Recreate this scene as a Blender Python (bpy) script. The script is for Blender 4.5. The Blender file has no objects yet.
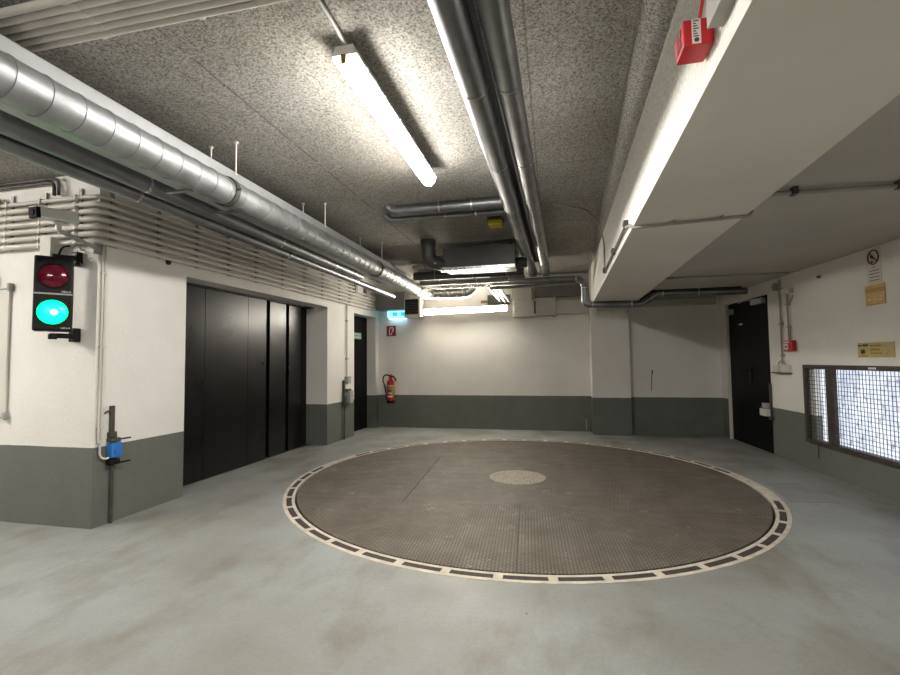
import bpy, bmesh, math, random
from math import sin, cos, pi, radians, atan2, hypot, sqrt
from mathutils import Vector, Matrix
random.seed(7)
S = bpy.context.scene
COL = S.collection

# ------------------------------------------------------------------ camera, world, exposure
cd = bpy.data.cameras.new('camera'); cam = bpy.data.objects.new('camera', cd); COL.objects.link(cam)
cd.sensor_width = 36.0; cd.sensor_fit = 'HORIZONTAL'; cd.lens = 460.17 / 900 * 36; cd.clip_start = 0.02
Fw = Vector((-0.2178715, 0.97470108, 0.04989803)); Rt = Vector((0.97574352, 0.21865377, -0.01072913)); Up = Vector((0.02136809, -0.04635011, 0.99869669))
m = Matrix((Rt, Up, -Fw)).transposed().to_4x4(); m.translation = Vector((0, 0, 1.4))
cam.matrix_world = m
S.camera = cam
W = bpy.data.worlds.new('world'); S.world = W; W.use_nodes = True
W.node_tree.nodes['Background'].inputs[0].default_value = (0.75, 0.8, 0.9, 1)
W.node_tree.nodes['Background'].inputs[1].default_value = 0.02
S.view_settings.view_transform = 'Standard'; S.view_settings.look = 'None'
S.view_settings.gamma = 1; S.view_settings.use_curve_mapping = False
S.view_settings.exposure = 2.0
S.cycles.max_bounces = 10; S.cycles.diffuse_bounces = 6; S.cycles.glossy_bounces = 4
TUBE = 30.0            # radiance of the fluorescent tubes' diffusers
TUBE_COL = (1.0, 0.965, 0.905)

# ------------------------------------------------------------------ materials
def nodes(name):
    M = bpy.data.materials.new(name); M.use_nodes = True
    nt = M.node_tree; b = nt.nodes['Principled BSDF']
    return M, nt, b
def mat(name, col, rough=0.5, metal=0.0, emit=None, es=0.0, noise=None, bump=None, spec=0.5, scale=(1, 1, 1)):
    """noise=(scale, amount) varies the colour, bump=(scale, strength)"""
    M, nt, b = nodes(name)
    b.inputs['Base Color'].default_value = (*col, 1); b.inputs['Roughness'].default_value = rough
    b.inputs['Metallic'].default_value = metal; b.inputs['Specular IOR Level'].default_value = spec
    if emit: b.inputs['Emission Color'].default_value = (*emit, 1); b.inputs['Emission Strength'].default_value = es
    if noise or bump:
        g = nt.nodes.new('ShaderNodeNewGeometry'); mp = nt.nodes.new('ShaderNodeMapping'); mp.inputs['Scale'].default_value = scale
        nt.links.new(g.outputs['Position'], mp.inputs[0])
    if noise:
        n = nt.nodes.new('ShaderNodeTexNoise'); n.inputs['Scale'].default_value = noise[0]; n.inputs['Detail'].default_value = 6
        r = nt.nodes.new('ShaderNodeValToRGB')
        a = noise[1]
        r.color_ramp.elements[0].position = .3; r.color_ramp.elements[1].position = .7
        r.color_ramp.elements[0].color = (*[c * (1 - a) for c in col], 1); r.color_ramp.elements[1].color = (*[min(1, c * (1 + a)) for c in col], 1)
        nt.links.new(mp.outputs[0], n.inputs['Vector']); nt.links.new(n.outputs['Fac'], r.inputs[0]); nt.links.new(r.outputs[0], b.inputs['Base Color'])
    if bump:
        n2 = nt.nodes.new('ShaderNodeTexNoise'); n2.inputs['Scale'].default_value = bump[0]; n2.inputs['Detail'].default_value = 4
        bp = nt.nodes.new('ShaderNodeBump'); bp.inputs['Strength'].default_value = bump[1]; bp.inputs['Distance'].default_value = .02
        nt.links.new(mp.outputs[0], n2.inputs['Vector']); nt.links.new(n2.outputs['Fac'], bp.inputs['Height']); nt.links.new(bp.outputs[0], b.inputs['Normal'])
    return M

def ramp(nt, src, stops):
    r = nt.nodes.new('ShaderNodeValToRGB'); e = r.color_ramp.elements
    while len(e) < len(stops): e.new(.5)
    for k, (p, c) in enumerate(stops): e[k].position = p; e[k].color = (*c, 1) if len(c) == 3 else c
    nt.links.new(src, r.inputs[0]); return r.outputs[0]
def mixc(nt, fac, a, b, mode='MIX'):
    x = nt.nodes.new('ShaderNodeMix'); x.data_type = 'RGBA'; x.blend_type = mode
    if isinstance(fac, (int, float)): x.inputs[0].default_value = fac
    else: nt.links.new(fac, x.inputs[0])
    for s, v in ((x.inputs[6], a), (x.inputs[7], b)):
        if isinstance(v, tuple): s.default_value = (*v, 1)
        else: nt.links.new(v, s)
    return x.outputs[2]
def mth(nt, op, a, b=None):
    x = nt.nodes.new('ShaderNodeMath'); x.operation = op
    for s, v in ((x.inputs[0], a), (x.inputs[1], b)):
        if v is None: continue
        if isinstance(v, (int, float)): s.default_value = v
        else: nt.links.new(v, s)
    return x.outputs[0]
def noise(nt, vec, scale, detail=4, rough=.5, mscale=None):
    if mscale:
        mp = nt.nodes.new('ShaderNodeMapping'); mp.inputs['Scale'].default_value = mscale; nt.links.new(vec, mp.inputs[0]); vec = mp.outputs[0]
    n = nt.nodes.new('ShaderNodeTexNoise'); n.inputs['Scale'].default_value = scale; n.inputs['Detail'].default_value = detail; n.inputs['Roughness'].default_value = rough
    nt.links.new(vec, n.inputs['Vector']); return n.outputs['Fac']
def pos(nt): return nt.nodes.new('ShaderNodeNewGeometry').outputs['Position']
def bump(nt, b, h, strength, dist):
    bp = nt.nodes.new('ShaderNodeBump'); bp.inputs['Strength'].default_value = strength; bp.inputs['Distance'].default_value = dist
    nt.links.new(h, bp.inputs['Height']); nt.links.new(bp.outputs[0], b.inputs['Normal'])

def wall_paint():
    M, nt, b = nodes('painted wall, white over a grey-green dado')
    P = pos(nt); sx = nt.nodes.new('ShaderNodeSeparateXYZ'); nt.links.new(P, sx.inputs[0])
    wob = mth(nt, 'MULTIPLY', mth(nt, 'SUBTRACT', noise(nt, P, 6), .5), .008)
    up = mth(nt, 'GREATER_THAN', mth(nt, 'ADD', sx.outputs[2], wob), .682)
    white = ramp(nt, noise(nt, P, 1.3, 6, .6), [(.3, (.72, .69, .645)), (.7, (.80, .775, .732))])
    speck = ramp(nt, noise(nt, P, 55, 3), [(.24, (.55, .5, .42)), (.31, (1, 1, 1))])
    white = mixc(nt, .35, white, mixc(nt, 1.0, white, speck, 'MULTIPLY'))
    grey = ramp(nt, noise(nt, P, 2.2, 6, .65), [(.3, (.122, .130, .112)), (.7, (.150, .158, .138))])
    nt.links.new(mixc(nt, up, grey, white), b.inputs['Base Color'])
    b.inputs['Roughness'].default_value = .62; b.inputs['Specular IOR Level'].default_value = .35
    bump(nt, b, noise(nt, P, 28, 5, .6), .22, .02)
    return M
def ceiling_spray():
    M, nt, b = nodes('sprayed rough ceiling insulation')
    P = pos(nt); sx = nt.nodes.new('ShaderNodeSeparateXYZ'); nt.links.new(P, sx.inputs[0])
    n1 = noise(nt, P, 85, 5, .75)
    base = ramp(nt, n1, [(.36, (.10, .094, .085)), (.47, (.34, .325, .30)), (.62, (.60, .58, .545))])
    big = ramp(nt, noise(nt, P, 1.1, 5, .6), [(.3, (.72, .70, .66)), (.7, (1, 1, 1))])
    c = mixc(nt, 1.0, base, big, 'MULTIPLY')
    # shuttering board joints of the slab under the spray
    def line(src, at, w):
        d = mth(nt, 'ABSOLUTE', mth(nt, 'SUBTRACT', src, at)); return mth(nt, 'LESS_THAN', d, w)
    wob = mth(nt, 'MULTIPLY', mth(nt, 'SUBTRACT', noise(nt, P, 9), .5), .02)
    xx = mth(nt, 'ADD', sx.outputs[0], wob); yy = mth(nt, 'ADD', sx.outputs[1], wob)
    ls = line(xx, -.105, .007)
    for s in (line(xx, -1.93, .009), line(yy, 4.02, .006), line(yy, 5.75, .006)): ls = mth(nt, 'MAXIMUM', ls, s)
    broken = mth(nt, 'GREATER_THAN', noise(nt, P, 5, 3), .42)
    ls = mth(nt, 'MULTIPLY', ls, broken)
    c = mixc(nt, mth(nt, 'MULTIPLY', ls, .5), c, (.10, .092, .08))
    nt.links.new(c, b.inputs['Base Color']); b.inputs['Roughness'].default_value = .95; b.inputs['Specular IOR Level'].default_value = .1
    bump(nt, b, n1, .55, .02)
    return M
def floor_paint():
    M, nt, b = nodes('worn grey floor coating')
    P = pos(nt)
    c = ramp(nt, noise(nt, P, .75, 6, .55), [(.30, (.235, .230, .205)), (.5, (.305, .312, .296)), (.72, (.37, .392, .388))])
    st = ramp(nt, noise(nt, P, 1.7, 7, .62, (1, .55, 1)), [(.34, (.62, .54, .44)), (.5, (1, 1, 1))])
    c = mixc(nt, .66, c, mixc(nt, 1.0, c, st, 'MULTIPLY'))
    fine = ramp(nt, noise(nt, P, 40, 5, .7), [(.3, (.86, .86, .85)), (.7, (1, 1, 1))])
    c = mixc(nt, 1.0, c, fine, 'MULTIPLY')
    sp = ramp(nt, noise(nt, P, 21, 2), [(.215, (.25, .2, .16)), (.24, (1, 1, 1))])
    c = mixc(nt, .8, c, mixc(nt, 1.0, c, sp, 'MULTIPLY'))
    nt.links.new(c, b.inputs['Base Color'])
    nt.links.new(ramp(nt, noise(nt, P, 2.4, 5), [(.3, (.40,) * 3), (.7, (.62,) * 3)]), b.inputs['Roughness'])
    b.inputs['Specular IOR Level'].default_value = .4
    bump(nt, b, noise(nt, P, 9, 5, .6), .08, .02)
    return M
def tread_plate(ang, name, lift=1.0):
    """raised bars of a steel tread plate, rows turned by ang"""
    M, nt, b = nodes(name)
    P = pos(nt); mp = nt.nodes.new('ShaderNodeMapping'); mp.inputs['Rotation'].default_value = (0, 0, ang); nt.links.new(P, mp.inputs[0])
    br = nt.nodes.new('ShaderNodeTexBrick'); nt.links.new(mp.outputs[0], br.inputs['Vector'])
    br.inputs['Scale'].default_value = 1.0; br.inputs['Brick Width'].default_value = .052; br.inputs['Row Height'].default_value = .025
    br.inputs['Mortar Size'].default_value = .0055; br.inputs['Mortar Smooth'].default_value = .4; br.offset = .5
    br.inputs['Color1'].default_value = br.inputs['Color2'].default_value = (1, 1, 1, 1); br.inputs['Mortar'].default_value = (0, 0, 0, 1)
    big = ramp(nt, noise(nt, P, 1.4, 6, .6), [(.3, (.088, .074, .058)), (.7, (.125, .107, .086))])
    top = ramp(nt, noise(nt, P, 5, 6, .7), [(.35, (.155, .134, .107)), (.6, (.215, .189, .155)), (.74, (.36, .325, .28))])
    c = mixc(nt, br.outputs['Color'], mixc(nt, .12, big, top), top)
    worn = mth(nt, 'MULTIPLY', mth(nt, 'GREATER_THAN', noise(nt, P, 3.1, 5, .7), .63), mth(nt, 'GREATER_THAN', noise(nt, P, 45, 3, .7), .5))
    c = mixc(nt, mth(nt, 'MULTIPLY', worn, .45), c, (.40, .36, .30))
    dirt = ramp(nt, noise(nt, P, 2.6, 5, .6), [(.35, (.78, .76, .74)), (.6, (1, 1, 1))])
    c = mixc(nt, 1.0, c, dirt, 'MULTIPLY')
    nt.links.new(c, b.inputs['Base Color'])
    b.inputs['Roughness'].default_value = .62; b.inputs['Metallic'].default_value = .15; b.inputs['Specular IOR Level'].default_value = .3
    bump(nt, b, br.outputs['Color'], .5, .004)
    return M
def glazing():
    M, nt, b = nodes('frosted glazing with daylight behind')
    P = pos(nt)
    c = ramp(nt, noise(nt, P, 6, 6, .65, (1, .8, .25)), [(.34, (.50, .56, .72)), (.5, (.80, .88, 1.0)), (.66, (1, 1, 1))])
    spots = ramp(nt, noise(nt, P, 26, 4, .6, (1, 1, .5)), [(.34, (.22, .19, .24)), (.46, (1, 1, 1))])
    c = mixc(nt, .75, c, mixc(nt, 1.0, c, spots, 'MULTIPLY'))
    nt.links.new(c, b.inputs['Emission Color']); b.inputs['Emission Strength'].default_value = .29
    b.inputs['Base Color'].default_value = (.3, .32, .36, 1); b.inputs['Roughness'].default_value = .3
    return M
def galv(name, col=(.56, .57, .58), rough=.36):
    M, nt, b = nodes(name)
    P = pos(nt)
    c = ramp(nt, noise(nt, P, 5, 5, .6), [(.3, tuple(x * .8 for x in col)), (.7, tuple(min(1, x * 1.12) for x in col))])
    nt.links.new(c, b.inputs['Base Color']); b.inputs['Metallic'].default_value = .9
    nt.links.new(ramp(nt, noise(nt, P, 8, 4), [(.3, (rough * .8,) * 3), (.7, (rough * 1.25,) * 3)]), b.inputs['Roughness'])
    bump(nt, b, noise(nt, P, 14, 3), .02, .02)
    return M
def door_paint():
    M, nt, b = nodes('dark painted steel')
    P = pos(nt)
    nt.links.new(ramp(nt, noise(nt, P, 1.5, 6, .6), [(.3, (.0035, .003, .0034)), (.7, (.006, .0052, .0055))]), b.inputs['Base Color'])
    nt.links.new(ramp(nt, noise(nt, P, 3, 5), [(.3, (.27,) * 3), (.7, (.34,) * 3)]), b.inputs['Roughness']); b.inputs['Specular IOR Level'].default_value = .30
    bump(nt, b, noise(nt, P, 1.6, 3), .10, .03)
    return M

WALL = wall_paint(); CEIL = ceiling_spray(); FLOOR = floor_paint(); DOOR = door_paint(); GLAZE = glazing()
BEAMLIT = mat('white painted beam', (.76, .72, .645), .75, noise=(1.2, .05), bump=(12, .06), spec=.25)  # lighter than the low ceiling to paint in the brighter light it gets
SLABDIM = mat('smooth painted concrete', (.48, .448, .395), .75, noise=(1.2, .06), bump=(12, .06), spec=.25)  # low ceiling, darkened to paint in the shade beside the beam
BEAMTRIM = mat('white painted edge', (.80, .78, .73), .6, noise=(9, .08), bump=(30, .2))
SPRAYW = mat('white sprayed rough coat', (.80, .775, .725), .95, noise=(60, .2), bump=(60, .35), spec=.1)
GALV = galv('galvanized spiral duct', (.40, .41, .415), .54); GALVD = galv('galvanized pipe jacket, dull', (.27, .275, .285), .42); GALVB = galv('bright tin pipe', (.72, .71, .69), .25)
FOIL = mat('pale foil facing', (.42, .43, .435), .45, .35, noise=(5, .08))
CONDW = mat('grey plastic conduit', (.62, .585, .53), .5, noise=(3, .10)); CONDG = mat('dull grey conduit', (.33, .315, .285), .5, noise=(4, .12))
DARKPIPE = mat('dark rubber lagging and gap shade', (.018, .017, .016), .6); DKMETAL = mat('dark weathered steel', (.075, .068, .06), .55, .3, noise=(20, .25))
DUCTDK = mat('dark grey ventilation casing', (.085, .083, .08), .45, .5, noise=(3, .15)); BOXP = mat('beige painted duct sheet', (.45, .425, .375), .6, noise=(4, .07))
BLACK = mat('black plastic', (.004, .004, .004), .5, spec=.25); GAP = mat('black recess', (.003, .003, .003), .9)
WHITEP = mat('white plastic', (.72, .71, .67), .4); GREYP = mat('grey plastic', (.36, .36, .34), .5); STEEL = mat('zinc plated steel', (.34, .34, .33), .45, .7, noise=(8, .15))
RUST = mat('brown painted grating steel', (.055, .043, .036), .6, .2, noise=(14, .35)); BRASS = mat('brass brown bracket', (.20, .14, .07), .5, .5)
RED = mat('signal red plastic', (.52, .012, .022), .4); REDE = mat('red painted steel', (.44, .014, .018), .28); SIGNRED = mat('dark red sign', (.27, .010, .016), .5)
SIGNW = mat('white print', (.70, .66, .62), .5); YEL = mat('yellow ochre sign', (.52, .27, .008), .42, noise=(14, .22)); YELP = mat('yellow plaque', (.48, .385, .13), .5, noise=(30, .14)); YELB = mat('yellow cap', (.60, .50, .01), .4)
INK = mat('dark print', (.05, .042, .03), .6); ORINK = mat('orange brown print', (.36, .20, .02), .6); BLUE = mat('blue plastic', (.03, .18, .56), .4)
REDLENS = mat('unlit red lens', (.10, .002, .012), .12, noise=(30, .3)); GREENLENS = mat('lit green lens', (0, .04, .025), .35, emit=(0.0, 1.0, .15), es=1.6); GREENHOT = mat('lit lamp behind the green lens', (.6, 1, 1), .3, emit=(.72, 1, 1), es=.9)
TUBEM = mat('lit fluorescent diffuser', (.9, .9, .88), .3, emit=TUBE_COL, es=TUBE); TUBEW = mat('dimmer lit fluorescent diffuser', (.9, .9, .88), .3, emit=TUBE_COL, es=40.0); TUBEA = mat('brighter lit fluorescent diffuser', (.9, .9, .88), .3, emit=TUBE_COL, es=62.0); TUBEB = mat('lit fluorescent diffuser on the back wall', (.9, .9, .88), .3, emit=(1.0, .93, .80), es=36.0)
EXITW = mat('lit white exit panel', (.6, .8, .9), .3, emit=(.25, .85, 1.0), es=.5); EXITB = mat('lit cyan exit field', (.05, .4, .6), .3, emit=(0, .50, .92), es=.3)
CONC = mat('pale concrete rim', (.58, .515, .43), .85, noise=(9, .2), bump=(30, .25)); SLOT = mat('dark brown slot filling', (.045, .037, .032), .8, noise=(25, .4)); SLOTM = mat('worn bare metal', (.62, .60, .58), .35, .6, noise=(12, .2))
PATCH = mat('darker floor patch', (.255, .25, .232), .6, noise=(6, .12)); GREENP = mat('pale green sticker', (.20, .42, .28), .5); LABELW = mat('printed paper', (.62, .58, .52), .6); LENSBLK = mat('camera window glass', (.008, .007, .008), .7, spec=.1)
COVER = mat('worn gritty centre cover', (.40, .352, .285), .75, noise=(48, .45), bump=(60, .6)); STUCCO = mat('cream fitting', (.62, .59, .53), .6); GREENB = mat('green band', (.20, .30, .07), .5)

# ------------------------------------------------------------------ mesh builder
class MB:
    def __init__(s): s.v = []; s.f = []; s.mi = []; s.sm = []
    def add(s, vs, fs, mi=0, sm=False):
        o = len(s.v); s.v += [Vector(x) for x in vs]
        for f in fs: s.f.append([i + o for i in f]); s.mi.append(mi); s.sm.append(sm)
        return s
    def box(s, lo, hi, mi=0, M=None, bev=0):
        lo, hi = Vector(lo), Vector(hi)
        if bev:
            bm = bmesh.new(); bmesh.ops.create_cube(bm, size=1)
            for v in bm.verts: v.co = Vector([(lo[k] + hi[k]) / 2 + v.co[k] * (hi[k] - lo[k]) for k in range(3)])
            bmesh.ops.bevel(bm, geom=bm.edges[:], offset=bev, segments=2, affect='EDGES', profile=.5)
            bm.verts.index_update()
            vs = [v.co.copy() for v in bm.verts]; fs = [[v.index for v in f.verts] for f in bm.faces]; bm.free()
        else:
            vs = [Vector((x, y, z)) for z in (lo.z, hi.z) for y in (lo.y, hi.y) for x in (lo.x, hi.x)]
            fs = [(0, 2, 3, 1), (4, 5, 7, 6), (0, 1, 5, 4), (2, 6, 7, 3), (0, 4, 6, 2), (1, 3, 7, 5)]
        if M is not None: vs = [M @ x for x in vs]
        return s.add(vs, fs, mi)
    def tube(s, pts, r, n=12, mi=0, bend=0, cap=True, M=None, ridges=None):
        pts = [Vector(p) for p in pts]
        if bend and len(pts) > 2:
            q = [pts[0]]
            for a, b, c in zip(pts, pts[1:], pts[2:]):
                d1 = (a - b); d2 = (c - b); k = min(bend, d1.length * .49, d2.length * .49)
                p1 = b + d1.normalized() * k; p2 = b + d2.normalized() * k
                for t in [i / 6 for i in range(7)]: q.append((1 - t) ** 2 * p1 + 2 * t * (1 - t) * b + t * t * p2)
            q.append(pts[-1]); pts = q
        rs = [r] * len(pts) if not isinstance(r, (list, tuple)) else list(r)
        T = [(pts[min(i + 1, len(pts) - 1)] - pts[max(i - 1, 0)]).normalized() for i in range(len(pts))]
        ref = Vector((0, 0, 1)) if abs(T[0].z) < .9 else Vector((1, 0, 0))
        u = T[0].cross(ref).normalized(); vs = []
        for i, p in enumerate(pts):
            u = (u - T[i] * u.dot(T[i])).normalized(); w = T[i].cross(u)
            for k in range(n):
                a = 2 * pi * k / n; vs.append(p + (u * cos(a) + w * sin(a)) * rs[i])
        if M is not None: vs = [M @ x for x in vs]
        fs = [(i * n + k, i * n + (k + 1) % n, (i + 1) * n + (k + 1) % n, (i + 1) * n + k) for i in range(len(pts) - 1) for k in range(n)]
        s.add(vs, fs, mi, True)
        if cap:
            o = len(s.v) - len(vs)
            s.f += [[o + k for k in range(n)][::-1], [o + (len(pts) - 1) * n + k for k in range(n)]]; s.mi += [mi, mi]; s.sm += [False, False]
        return s
    def disc(s, c, nrm, r, t, n=32, mi=0, M=None):
        c = Vector(c); nrm = Vector(nrm).normalized(); return s.tube([c, c + nrm * t], r, n, mi, M=M)
    def prism(s, poly, d, mi=0, M=None):
        """planar polygon (list of 3D points) pushed along d"""
        d = Vector(d); n = len(poly); P = [Vector(p) for p in poly]; vs = P + [p + d for p in P]
        if M is not None: vs = [M @ x for x in vs]
        fs = [tuple(range(n))[::-1], tuple(range(n, 2 * n))] + [(k, (k + 1) % n, n + (k + 1) % n, n + k) for k in range(n)]
        return s.add(vs, fs, mi)
    def lathe(s, prof, c, n=28, mi=0):
        vs = []
        for r, z in prof:
            for k in range(n): a = 2 * pi * k / n; vs.append((c[0] + r * cos(a), c[1] + r * sin(a), c[2] + z))
        fs = [(i * n + k, i * n + (k + 1) % n, (i + 1) * n + (k + 1) % n, (i + 1) * n + k) for i in range(len(prof) - 1) for k in range(n)]
        return s.add(vs, fs, mi, True)
    def build(s, name, mats, parent=None, label=None, cat=None, group=None, kind=None):
        if not isinstance(mats, (list, tuple)): mats = [mats]
        me = bpy.data.meshes.new(name)
        if parent is None:
            xs = [v.x for v in s.v]; ys = [v.y for v in s.v]; zs = [v.z for v in s.v]
            org = Vector(((min(xs) + max(xs)) / 2, (min(ys) + max(ys)) / 2, min(zs)))
        else: org = root_loc(parent)
        me.from_pydata([v - org for v in s.v], [], s.f)
        for x in mats: me.materials.append(x)
        for p, i, q in zip(me.polygons, s.mi, s.sm): p.material_index = i; p.use_smooth = q
        bm = bmesh.new(); bm.from_mesh(me); bmesh.ops.recalc_face_normals(bm, faces=bm.faces[:]); bm.to_mesh(me); bm.free()
        if any(s.sm): me.set_sharp_from_angle(angle=radians(50))
        o = bpy.data.objects.new(name, me); COL.objects.link(o)
        if parent is None: o.location = org
        else: o.parent = parent
        tag(o, label, cat, group, kind); return o
def root_loc(o):
    while o.parent: o = o.parent
    return o.location.copy()
def tag(o, label=None, cat=None, group=None, kind=None):
    if label: o['label'] = label
    if cat: o['category'] = cat
    if group: o['group'] = group
    if kind: o['kind'] = kind
    return o
def thing(name, loc, label, cat, group=None, kind=None):
    o = bpy.data.objects.new(name, None); o.empty_display_size = .1; COL.objects.link(o); o.location = loc
    return tag(o, label, cat, group, kind)
def copy_tree(o, delta, label=None, group=None):
    c = o.copy(); COL.objects.link(c); c.location = o.location + Vector(delta)
    if label: c['label'] = label
    if group: c['group'] = group
    for ch in list(o.children):
        d = ch.copy(); COL.objects.link(d); d.parent = c
        for g in ch.children:
            e = g.copy(); COL.objects.link(e); e.parent = d
    return c
def text(name, s, M, size, material, parent, align='CENTER'):
    """flat lettering: M maps local x (right) / y (up) / z (out) to the world"""
    cu = bpy.data.curves.new(name, 'FONT'); cu.body = s; cu.size = size; cu.align_x = align; cu.align_y = 'CENTER'; cu.extrude = .0006
    cu.materials.append(material)
    tmp = bpy.data.objects.new(name, cu); COL.objects.link(tmp); me = bpy.data.meshes.new_from_object(tmp); bpy.data.objects.remove(tmp)
    o = bpy.data.objects.new(name, me); COL.objects.link(o); o.parent = parent
    mm = M.copy(); mm.translation = M.translation - root_loc(parent); o.matrix_local = mm
    return o
def frame(o, x, y, z):
    M = Matrix((Vector(x).normalized(), Vector(y).normalized(), Vector(z).normalized())).transposed().to_4x4(); M.translation = Vector(o); return M

# wall frames: (s along the wall, n out into the room, z)
aL = radians(1.87); LO = Vector((-3.87, 3.22, 0)); Lu = Vector((sin(aL), cos(aL), 0)); Ln = Vector((cos(aL), -sin(aL), 0)); Z = Vector((0, 0, 1))
ML = Matrix((Lu, Ln, Z)).transposed().to_4x4(); ML.translation = LO           # local x = s, y = n, z
bR = math.atan(-.063); RO = Vector((2.96, 8.9, 0)); Ru = Vector((sin(bR), cos(bR), 0)); Rn = Vector((-cos(bR), sin(bR), 0))
MR = Matrix((Ru, Rn, Z)).transposed().to_4x4(); MR.translation = RO
def L(s, n, z): return ML @ Vector((s, n, z))
def R(s, n, z): return MR @ Vector((s, n, z))
H = 3.1                     # underside of the rough slab
YB, YP, YR = 9.35, 8.96, 9.15   # back wall, its pilaster's front, its right-hand stretch

# ------------------------------------------------------------------ structure
CX, CY, RD, RR = -.448, 5.615, 2.505, 2.635
def make_floor():
    mb = MB(); x0, x1, y0, y1 = -8.0, 4.6, -5.2, 10.0
    angs = [2 * pi * k / 144 for k in range(144)] + [atan2(y - CY, x - CX) % (2 * pi) for x in (x0, x1) for y in (y0, y1)]
    angs.sort(); vs = []
    for a in angs:
        c, s = cos(a), sin(a); t = min([((x1 if c > 0 else x0) - CX) / c if abs(c) > 1e-9 else 1e9, ((y1 if s > 0 else y0) - CY) / s if abs(s) > 1e-9 else 1e9])
        vs += [(CX + RR * c, CY + RR * s, 0), (CX + t * c, CY + t * s, 0), (CX + RR * c, CY + RR * s, -.16)]
    n = len(angs)
    fs = [(3 * k, 3 * k + 1, 3 * ((k + 1) % n) + 1, 3 * ((k + 1) % n)) for k in range(n)] + [(3 * k, 3 * ((k + 1) % n), 3 * ((k + 1) % n) + 2, 3 * k + 2) for k in range(n)]
    fs.append(tuple(3 * k + 2 for k in range(n)))
    mb.add(vs, fs)
    return mb.build('floor', FLOOR, kind='structure')
make_floor()
MB().box((-8, -5.2, H), (.85, 9.6, H + .3)).build('ceiling', CEIL, kind='structure')
def xb0(y): return .527 + .0205 * y     # beam: left face
def xb1(y): return 1.235 + .0205 * y
ZS = 2.37
def beam():
    mb = MB(); ya, yb = -5.0, YB
    for (zz0, zz1, mi) in ((ZS + .055, H + .3, 1),):
        mb.add([(xb0(ya), ya, zz0), (xb1(ya), ya, zz0), (xb1(yb), yb, zz0), (xb0(yb), yb, zz0), (xb0(ya), ya, zz1), (xb1(ya), ya, zz1), (xb1(yb), yb, zz1), (xb0(yb), yb, zz1)],
               [(0, 3, 2, 1), (4, 5, 6, 7), (0, 1, 5, 4), (2, 3, 7, 6), (1, 2, 6, 5)], 0)
        mb.add([(xb0(ya), ya, zz0), (xb0(yb), yb, zz0), (xb0(yb), yb, zz1), (xb0(ya), ya, zz1)], [(0, 1, 2, 3)], 1)
    d = .006
    mb.add([(xb0(ya) - d, ya, ZS), (xb1(ya), ya, ZS), (xb1(yb), yb, ZS), (xb0(yb) - d, yb, ZS), (xb0(ya) - d, ya, ZS + .055), (xb1(ya), ya, ZS + .055), (xb1(yb), yb, ZS + .055), (xb0(yb) - d, yb, ZS + .055)],
           [(0, 3, 2, 1), (0, 1, 5, 4), (2, 3, 7, 6), (1, 2, 6, 5)], 0)
    mb.add([(xb0(ya) - d, ya, ZS), (xb0(yb) - d, yb, ZS), (xb0(yb) - d, yb, ZS + .055), (xb0(ya) - d, ya, ZS + .055), (xb0(ya), ya, ZS + .055), (xb0(yb), yb, ZS + .055)], [(0, 1, 2, 3), (3, 2, 5, 4)], 2)
    return mb.build('trim_1', [BEAMLIT, SPRAYW, BEAMTRIM], kind='structure', label='deep white concrete beam running under the slab to the back wall')
beam()
# rounded sprayed haunch along the beam's upper left edge
hp = []
for k in range(9):
    a = pi + pi * .62 * k / 8; hp.append((.135 * cos(a), .15 * sin(a)))
hm = MB(); vs = []
for y in (-5.0, 8.3):
    xc = .435 + .043 * y
    vs += [(xc + dx + .03, y, H + .02 + dz) for dx, dz in hp] + [(xb0(y) + .05, y, H - .075), (xb0(y) + .05, y, H + .02)]
n = len(hp) + 2
hm.add(vs, [(k, (k + 1) % n, n + (k + 1) % n, n + k) for k in range(n)], 0, True); hm.add(vs[:n], [tuple(range(n))]); hm.add(vs[n:], [tuple(range(n))])
hm.build('trim_2', CEIL, kind='structure', label='rounded sprayed haunch between slab and beam')
# low smooth slab right of the beam
def low_slab():
    ya, yb = -5.0, 7.9; mb = MB(); x = 4.6
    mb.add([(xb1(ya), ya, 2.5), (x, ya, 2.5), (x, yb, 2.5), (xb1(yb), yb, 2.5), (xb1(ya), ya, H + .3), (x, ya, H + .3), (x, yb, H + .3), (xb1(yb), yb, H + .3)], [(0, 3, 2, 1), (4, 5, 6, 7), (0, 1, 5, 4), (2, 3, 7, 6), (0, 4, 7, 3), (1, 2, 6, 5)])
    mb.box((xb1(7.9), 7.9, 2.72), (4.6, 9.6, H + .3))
    return mb.build('ceiling_right', SLABDIM, kind='structure')
low_slab()
# left wall with its two openings, corner and return
sB = (YB - 3.22) / cos(aL)
D1, D2, ZD1, ZD2 = (.965, 3.957), (4.96, 5.975), 2.335, 2.33
w = MB(); th = -.45
for s0, s1, z0, z1 in ((0.0, D1[0], 0, H), (D1[0], D1[1], ZD1, H), (D1[1], D2[0], 0, H), (D2[0], D2[1], ZD2, H), (D2[1], sB + .3, 0, H)):
    w.box((s0, th, z0), (s1, 0, z1), M=ML)
w.build('wall_left', WALL, kind='structure')
MB().box((-8, 3.22, 0), (-3.868, 3.6, H)).build('wall_left_return', WALL, kind='structure')
MB().box((-4.1, YB, 0), (.75, YB + .3, H)).build('wall_back', WALL, kind='structure')
MB().box((.70, YP, 0), (1.375, YB + .3, H)).build('wall_back_pilaster', WALL, kind='structure')
MB().box((1.37, YR, 0), (3.3, YR + .5, H)).build('wall_back_right', WALL, kind='structure')
G0, G1, GZ0, GZ1 = -5.2, -2.42, .385, 1.265      # opening behind the grating
D3 = (-1.415, -.055); ZD3 = 2.315
w = MB(); th = -.4
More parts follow.
